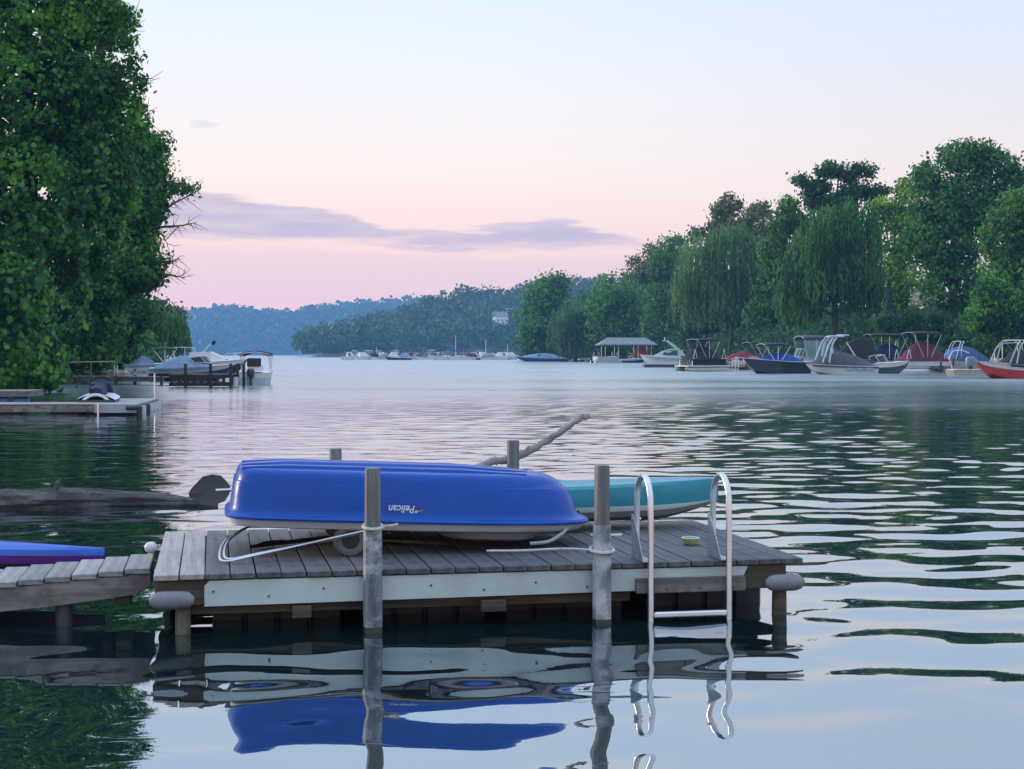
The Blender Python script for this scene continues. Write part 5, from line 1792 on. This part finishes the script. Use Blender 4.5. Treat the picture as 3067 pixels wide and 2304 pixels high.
# pier the boats are tied to
p = G(2640, 1108, 0)
def plank_pier(name, label, a, b, wid, z, pile_h, mat, nplank, pile_every=3.0, group=None):
    a, b = Vector(a), Vector(b)
    L_ = (b - a).length
    t = thing(name, label, 'pier', (a.x, a.y, 0), math.atan2(b.y - a.y, b.x - a.x), group)
    pmx = MB().box((0, 0, 0), (L_ / nplank - .02, wid, .05)).mesh('plank')
    pmx.materials.append(mat)
    for i in range(nplank):
        inst(pmx, 'plank', t, ((i + .5) * L_ / nplank, 0, z))
    for s_ in (-1, 1):
        MB().box((L_ / 2, s_ * (wid / 2 - .06), z - .125), (L_, .06, .19)).build('stringer', mat, t)
    n_ = max(2, int(L_ / pile_every))
    pl_ = MB().tube([(0, 0, -1.2), (0, 0, pile_h)], .085, 7).mesh('pile')
    pl_.materials.append(OLDW)
    for i in range(n_ + 1):
        for s_ in (-1, 1):
            inst(pl_, 'pile', t, (i * L_ / n_, s_ * (wid / 2 + .09), 0))
    return t
plank_pier('mooring_pier', 'long low wooden pier behind the row of moored boats', (XW(2130, 163), 163, 0), (XW(3200, 127), 127, 0), 1.5, .55, 1.2, GREYW, 60, 6)

# ---- far marina under the nearer hill: small and many
def far_boat(kind, px, py, rz, L, hullm, covm, lab):
    p = G(px, py, 0)
    t = thing('motorboat', lab, 'boat', p, R(rz), 'far marina boats')
    S = add_hull(t, L, L * .4, .9, 1.4, hullm, WHITE)
    if kind == 0:
        add_cover(t, S, covm, 1, 13, 1.0)
    elif kind == 1:
        add_bimini(t, -L * .25, L * .2, L * .38, 1.0, 2.8, covm, TUBE_W, .2, .12, .6)
        add_windshield(t, L * .1, L * .3, 1.2, .8, TUBE_W)
    else:
        mb = MB()
        mb.loft([[(x, -w_ / 2, 1.0), (x, -w_ / 2 * .85, z_), (x, w_ / 2 * .85, z_), (x, w_ / 2, 1.0)] for x, w_, z_ in ((-L * .25, L * .32, 2.3), (L * .05, L * .32, 2.3), (L * .25, L * .2, 1.4))])
        mb.f.append((0, 1, 2, 3))
        mb.build('cabin', WHITE, t)
    return t
fcol = ['navy', 'black', 'charcoal', 'paleblue', 'grey', 'blue', 'maroon', 'tan']
LABF = {0: 'covered motorboat moored at the far marina below the hazy slope', 1: 'open motorboat with a bimini at the far marina below the hazy slope', 2: 'small white cabin boat at the far marina below the hazy slope'}
for k in range(58):
    px = 1045 + k * 8.65 + random.uniform(-4, 4)
    py = random.choice((1075.5, 1076.5, 1077.5, 1078.5))
    kd = random.choice((0, 0, 0, 1, 1, 2))
    far_boat(kd, px, py, random.choice((0, 180, 20, 160, 200, 340, 60)) + random.uniform(-8, 8), random.uniform(3.8, 5.6), random.choice((WHITE, WHITE, OFFW, FAB['navy'], FAB['black'])), FAB[random.choice(fcol)], LABF[kd])
for px, hh in ((1365, 14), (1455, 12), (1520, 9), (1128, 7)):
    p = G(px, 1077, 0)
    t = thing('mast_pole', 'thin pale mast standing among the far marina boats', 'mast', p, 0, 'far marina masts')
    MB().tube([(0, 0, -1), (0, 0, hh * .55)], [.12, .06], 6).build('spar', TUBE_W, t)
    MB().box((0, 0, hh * .4), (.9, .07, .07)).build('spreader', TUBE_W, t)
# houses among the trees above the marina
def house(label, px, py, d, w_, h_, dep, wallm, roofm, rz=0):
    p = D(px, py, d)
    t = thing('house', label, 'house', p, R(rz))
    MB().box((0, 0, h_ / 2 - 1), (w_, dep, h_ + 2)).build('wall', wallm, t)
    mb = MB()
    mb.loft([[(x, -dep / 2 - .3, h_ - .05), (x, 0, h_ + dep * .38), (x, dep / 2 + .3, h_ - .05)] for x in (-w_ / 2 - .3, w_ / 2 + .3)], True, True)
    mb.build('roof', roofm, t)
    for k in range(max(2, int(w_ / 2.2))):
        x = -w_ / 2 + (k + .5) * w_ / max(2, int(w_ / 2.2))
        MB().box((x, -dep / 2 - .03, h_ * .55), (.9, .06, 1.3)).build('window', GLASS, t)
ROOFG = paint('grey_shingle', (.20, .21, .23), .9, .2, 1)
house('white gabled house high on the hazy slope', 1497, 976, 985, 8.5, 6.0, 8.0, WHITE, ROOFG, 25)
house('pale house near the top of the hazy slope', 1523, 955, 1040, 6, 4.5, 7, WHITE, ROOFG, -10)
house('narrow white house low on the slope above the far marina', 1173, 1036, 1028, 2.6, 3.9, 5, WHITE, ROOFG, 10)
house('narrow cream house beside the white one above the far marina', 1189, 1036, 1030, 2.4, 4.1, 5, paint('cream_siding', (.6, .54, .46), .8, .1, 1), ROOFG, 10)
house('low grey house on the slope near the two narrow ones', 1264, 1046, 1010, 5, 2.4, 6, OFFW, ROOFG, 5)

# ---- west shore docks
# floating finger dock with the watercraft
d0 = 40.4
fd = thing('finger_dock', 'grey finger dock with dark rubber bumpers along its side', 'dock', (XW(345, d0), d0, 0), R(7))
fx0, fx1 = -.55, .52
pmx = MB().cbox((0, 0, 0), (1.09, .185, .04), .005).mesh('plank')
pmx.materials.append(wood('pale_dock_board', (.30, .32, .34), (.42, .44, .46), 0, .8, 1, 16, .002))
for i in range(29):
    inst(pmx, 'plank', fd, (-.015, .1 + i * .19, .27))
for x in (fx0, fx1):
    MB().box((x, 2.76, .17), (.05, 5.5, .17)).build('side_board', GREYW, fd)
MB().box((0, .0, .165), (1.08, .045, .19)).build('end_board', paint('pale_dock_face', (.34, .40, .43), .7, .2, 3), fd)
for i in range(6):
    MB().tube([(fx1 + .05, .2 + i * .95, -.05), (fx1 + .06, .2 + i * .95, .22)], .09, 10).build('bumper', BLACKP if i in (0, 2) else OFFW, fd, True)
MB().tube([(.28, -.07, .2), (.62, -.07, .2)], .055, 8).build('corner_pad', BLACKP, fd, True)
for y_ in (1.2, 3.6):
    MB().cbox((0, y_, .0), (.9, 1.4, .26), .04).build('float_drum', FLT, fd)
MB().tube([(-.43, -.10, -.8), (-.43, -.10, .33)], .03, 8).build('pole', CHROME, fd, True)
MB().tube([(.45, 5.3, -.8), (.45, 5.3, 1.05)], .02, 6).build('pole', CHROME, fd, True)
a = Vector((XW(-260, 41.2), 40.6, 0))
b = Vector((XW(291, 41.0) , 41.0, 0))
wk = thing('walkway_dock', 'low pale edged walkway joining the finger dock to the shaded shore', 'dock', a, math.atan2(b.y - a.y, b.x - a.x))
wl_ = (b - a).length
pmx = MB().cbox((0, 0, 0), (1.3, .185, .04), .005).mesh('plank')
pmx.materials.append(MATS['pale_dock_board'])
for i in range(int(wl_ / .19)):
    inst(pmx, 'plank', wk, (.1 + i * .19, .66, .275), (0, 0, math.pi / 2))
MB().box((wl_ / 2, -.02, .30), (wl_, .05, .05)).build('edge_trim', paint('pale_trim', (.62, .60, .64), .6, .1, 3), wk)
MB().box((wl_ / 2, .0, .165), (wl_, .04, .19)).build('side_board', GREYW, wk)
for i in range(4):
    MB().cbox((wl_ - .9 - i * 1.5, .6, -.02), (.8, .9, .22), .04).build('float_drum', FLT, wk)
# personal watercraft
jp = G(292, 1217, 0)
jt = thing('personal_watercraft', 'black and white jet ski tied up behind the walkway', 'jet ski', (XW(296, 43.2), 43.3, 0), R(100))
S = hull_secs(2.6, 1.1, .36, .5, 14, 2.6)
mb = MB()
mb.loft([[(x, -b_, sh), (x, -cb, ch + .03), (x, 0, ke), (x, cb, ch + .03), (x, b_, sh)] for x, b_, sh, cb, ch, ke in S])
mb.f.append((0, 1, 2, 3, 4))
mb.build('hull', MOTOR, jt, True)
mb = MB()
mb.loft([[(x, -b_, sh), (x, -b_ * .6, sh + .10), (x, 0, sh + .13), (x, b_ * .6, sh + .10), (x, b_, sh)] for x, b_, sh, cb, ch, ke in S])
mb.build('deck', paint('paleblue_gelcoat', (.52, .62, .72), .35, .1, 3), jt, True)
mb = MB()
mb.loft([[(x, -w_, z0_), (x, -w_ * .7, z1_), (x, 0, z1_ + .03), (x, w_ * .7, z1_), (x, w_, z0_)] for x, w_, z0_, z1_ in ((-1.15, .2, .42, .66), (-.6, .24, .42, .72), (-.1, .22, .42, .70), (.3, .2, .45, .86), (.55, .14, .45, .70))], False)
mb.f.append((0, 1, 2, 3, 4))
mb.build('seat', FAB['navy'], jt, True)
MB().tube(smooth_path([(.25, -.36, .88), (.3, -.12, .96), (.3, .12, .96), (.25, .36, .88)], 3), .03, 6).build('handlebar', BLACKP, jt, True)
mb = MB()
mb.loft([[(-1.28, .45 * math.cos(a_) * k, .12 + .42 * math.sin(a_) * k) for a_ in [math.pi * j / 12 for j in range(13)]] for k in (1.0, .82)])
mb.build('stern_trim', WHITE, jt)
mb = MB()
mb.loft([[(x, -w_, .5), (x, -w_ * .8, z1_), (x, 0, z1_ + .03), (x, w_ * .8, z1_), (x, w_, .5)] for x, w_, z1_ in ((.25, .34, .76), (.5, .36, .82), (.8, .30, .74), (1.05, .16, .56))])
mb.f.append((0, 1, 2, 3, 4))
mb.build('hood', FAB['navy'], jt, True)
# little dock on blue barrels
bd = thing('barrel_dock', 'little weathered dock floating on blue barrels by the vines', 'dock', (XW(92, 50), 50, 0), R(3))
pmx = MB().cbox((0, 0, 0), (1.7, .17, .05), .006).mesh('plank')
pmx.materials.append(wood('weathered_board', (.25, .24, .19), (.38, .36, .30), 0, .85, 1, 14, .003))
for i in range(14):
    inst(pmx, 'plank', bd, (-.1 - i * .18, .85, .40), (0, 0, math.pi / 2))
MB().box((-1.25, .02, .30), (2.5, .06, .14)).build('side_board', GREYW, bd)
MB().box((-.03, .85, .30), (.06, 1.6, .14)).build('side_board', GREYW, bd)
for i in range(3):
    mb = MB()
    pts_ = [(-.15 - i * .62, 0, .07), (-.19 - i * .62, 0, .07), (-.35 - i * .62, 0, .07), (-.56 - i * .62, 0, .07), (-.60 - i * .62, 0, .07)]
    mb.tube([(x, .3, z) for x, y, z in pts_], [.18, .2, .205, .2, .18], 14)
    mb.build('barrel', paint('blue_barrel', (.05, .12, .32), .5, .2, 4), bd, True)
# pier with handrail out to the end platform
pr_ = plank_pier('rail_pier', 'narrow pier with a pale handrail running out from the shaded shore', (XW(120, 85), 85, 0), (XW(512, 80), 80, 0), 1.2, .42, .5, GREYW, 34, 2.6)
MB().tube([(1.6, .5, 1.16), (5.2, .5, 1.22)], .045, 6).build('handrail', paint('weathered_rail', (.40, .36, .26), .8, .2, 3), pr_)
for x in (1.7, 3.4, 5.1):
    MB().tube([(x, .5, .4), (x, .5, 1.2)], .035, 6).build('rail_post', GREYW, pr_)
MB().tube([(6.2, -.5, .4), (6.2, -.5, 1.0), (6.4, -.5, 1.0), (6.4, -.5, .4)], .025, 6).build('ladder_hoop', CHROME, pr_)
rk = thing('shore_rock', 'pale rocks piled at the foot of the rail pier', 'rock', (XW(408, 96), 92, 0))
for k in range(9):
    mb = MB()
    c_ = Vector((random.uniform(-1.3, 1.3), random.uniform(-.6, .6), random.uniform(.15, .55)))
    n_ = 7
    secs = []
    rr_ = random.uniform(.25, .45)
    for zz, kk_ in ((-1, .5), (-.5, .95), (.2, 1), (.8, .6)):
        secs.append([(c_.x + math.cos(2 * math.pi * j / n_) * rr_ * kk_ * random.uniform(.8, 1.2) * 1.3, c_.y + math.sin(2 * math.pi * j / n_) * rr_ * kk_ * random.uniform(.8, 1.2), c_.z + zz * rr_ * .7) for j in range(n_)])
    mb.loft(secs, True, True)
    mb.build('stone', paint('pale_stone', (.38, .37, .36), .9, .3, 2), rk)
# end platform with tall dark posts
ep = thing('end_platform', 'dark timber platform with tall posts at the end of the rail pier', 'dock', (XW(505, 75.2), 75.2, 0), R(1))
ew = XW(700, 75.2) - XW(505, 75.2)
pmx = MB().cbox((0, 0, 0), (1.7, .15, .05), .006).mesh('plank')
pmx.materials.append(wood('brown_deck_board', (.15, .12, .11), (.24, .20, .18), 0, .85, 1, 14, .003))
for i in range(int(ew / .155)):
    inst(pmx, 'plank', ep, (.08 + i * .155, .85, .62), (0, 0, math.pi / 2))
DARKW = wood('dark_timber', (.035, .025, .022), (.08, .06, .05), 0, .85, 1, 14, .003)
for y_ in (.03, 1.65):
    MB().box((ew / 2, y_, .52), (ew, .07, .15)).build('side_beam', DARKW, ep)
    MB().box((ew / 2, y_ + .02, .13), (ew, .06, .16)).build('lower_beam', DARKW, ep)
for k in range(9):
    MB().box((.15 + k * (ew - .3) / 8, .06, .33), (.16, .05, .26)).build('brace', DARKW, ep)
pmx = MB().tube([(0, 0, -1), (0, 0, 1.15)], .075, 8).mesh('post')
pmx.materials.append(DARKW)
for px in (556, 631, 691, 703, 716):
    inst(pmx, 'post', ep, (XW(px, 75.2) - XW(505, 75.2), -.06 if px < 700 else .6 + (px - 700) * .05, 0))
MB().tube([(ew + .06, .1, .02), (ew + .06, .1, .5)], .14, 10).build('dock_bumper', OFFW, ep, True)
# open skiff with bimini, stern towards us
t = boat_at('skiff', 'white open skiff with a black outboard and a dark arched bimini', 768, 1151, 92, 'boat', None)
S = add_hull(t, 4.2, 1.72, .62, .85, paint('paleblue_white', (.46, .60, .70), .35, .1, 2), WHITE)
mb = MB()
mb.loft([[(x, y, z) for y, z in ((-.34, .55), (-.34, 1.02), (.34, 1.02), (.34, .55))] for x in (-.9, .1)], True, True)
mb.build('console', WHITE, t)
MB().cbox((-.95, 0, 1.18), (.22, .74, .46), .05).build('seat_back', paint('brown_vinyl', (.03, .012, .018), .6, .2, 4), t)
add_bimini(t, -.8, .9, 1.55, .6, 1.62, FAB['navy'], TUBE_W, .14, .06, .1)
add_outboard(t, -2.15, 0, 1.0, MOTOR, 0, .42)
# docked cruisers behind the pier
t = boat_at('cabin_cruiser', 'pale blue covered cruiser with a dark blue side behind the end platform', 572, 1141, 6, 'boat', None)
S = add_hull(t, 4.8, 2.0, .75, 1.0, paint('deep_violet_blue', (.02, .02, .09), .3, .2, 2), paint('ice_blue_gelcoat', (.44, .56, .70), .35, .1, 1.5), MATS['paleblue_white'])
add_cover(t, S, FAB['paleblue'], 1, 12, .62, .5)
add_windshield(t, .9, 1.4, 1.1, .4, TUBE_W)
t = boat_at('runabout', 'runabout with a white framed green bimini behind the covered cruiser', 478, 1134, 12, 'boat', None)
S = add_hull(t, 4.6, 2.0, .9, 1.15, MATS['paleblue_white'], WHITE)
add_bimini(t, -.4, 1.1, 1.8, 1.1, 1.95, FAB['green'], TUBE_W, .1, .05, .1)
add_cover(t, S, FAB['paleblue'], 1, 7, .5, .5)
t = boat_at('cabin_cruiser', 'white cruiser with a slanting mast and rails behind the other docked boats', 625, 1128, 5, 'boat', None)
S = add_hull(t, 5.2, 2.1, .95, 1.25, FAB['navy'], WHITE)
mb = MB()
mb.loft([[(x, -w_ / 2, 1.0), (x, -w_ / 2 * .85, z_), (x, w_ / 2 * .85, z_), (x, w_ / 2, 1.0)] for x, w_, z_ in ((-1.3, 1.6, 1.75), (.2, 1.6, 1.8), (1.3, 1.2, 1.3))])
mb.f.append((0, 1, 2, 3))
mb.build('cabin', WHITE, t)
MB().tube([(-.6, -.6, 1.5), (.35, -.6, 2.5)], .05, 6).build('mast', TUBE_W, t)
MB().tube([(.3, -.6, 2.35), (.55, -.6, 2.55)], .13, 8).build('radar_drum', FAB['navy'], t, True)
add_rail(t, [(-2.4, -.8, 2.1), (-1.6, -.8, 2.12), (-.9, -.8, 2.05)], .03, True, 1.2, TUBE_W)
add_rail(t, [(1.2, -.8, 1.6), (1.9, -.6, 1.7), (2.5, 0, 1.75), (1.9, .6, 1.7)], .025, True, 1.15, TUBE_W)
# ------------------------------------------------------------------ evening haze over the lake
m = bpy.data.materials.new('haze')
m.use_nodes = True
nt = m.node_tree
nt.nodes.clear()
vol = nt.nodes.new('ShaderNodeVolumePrincipled')
vol.inputs['Color'].default_value = (.26, .58, 1.0, 1)
vol.inputs['Density'].default_value = HAZE_DENSITY if 'HAZE_DENSITY' in globals() else .00022
vol.inputs['Anisotropy'].default_value = 0.0
mo = nt.nodes.new('ShaderNodeOutputMaterial')
nt.links.new(vol.outputs[0], mo.inputs['Volume'])
hz = MB().box((0, 1700, 62), (3600, 3560, 127)).build('haze', m)
tag(hz, 'thin blue evening haze over the whole lake', None, None, 'stuff')
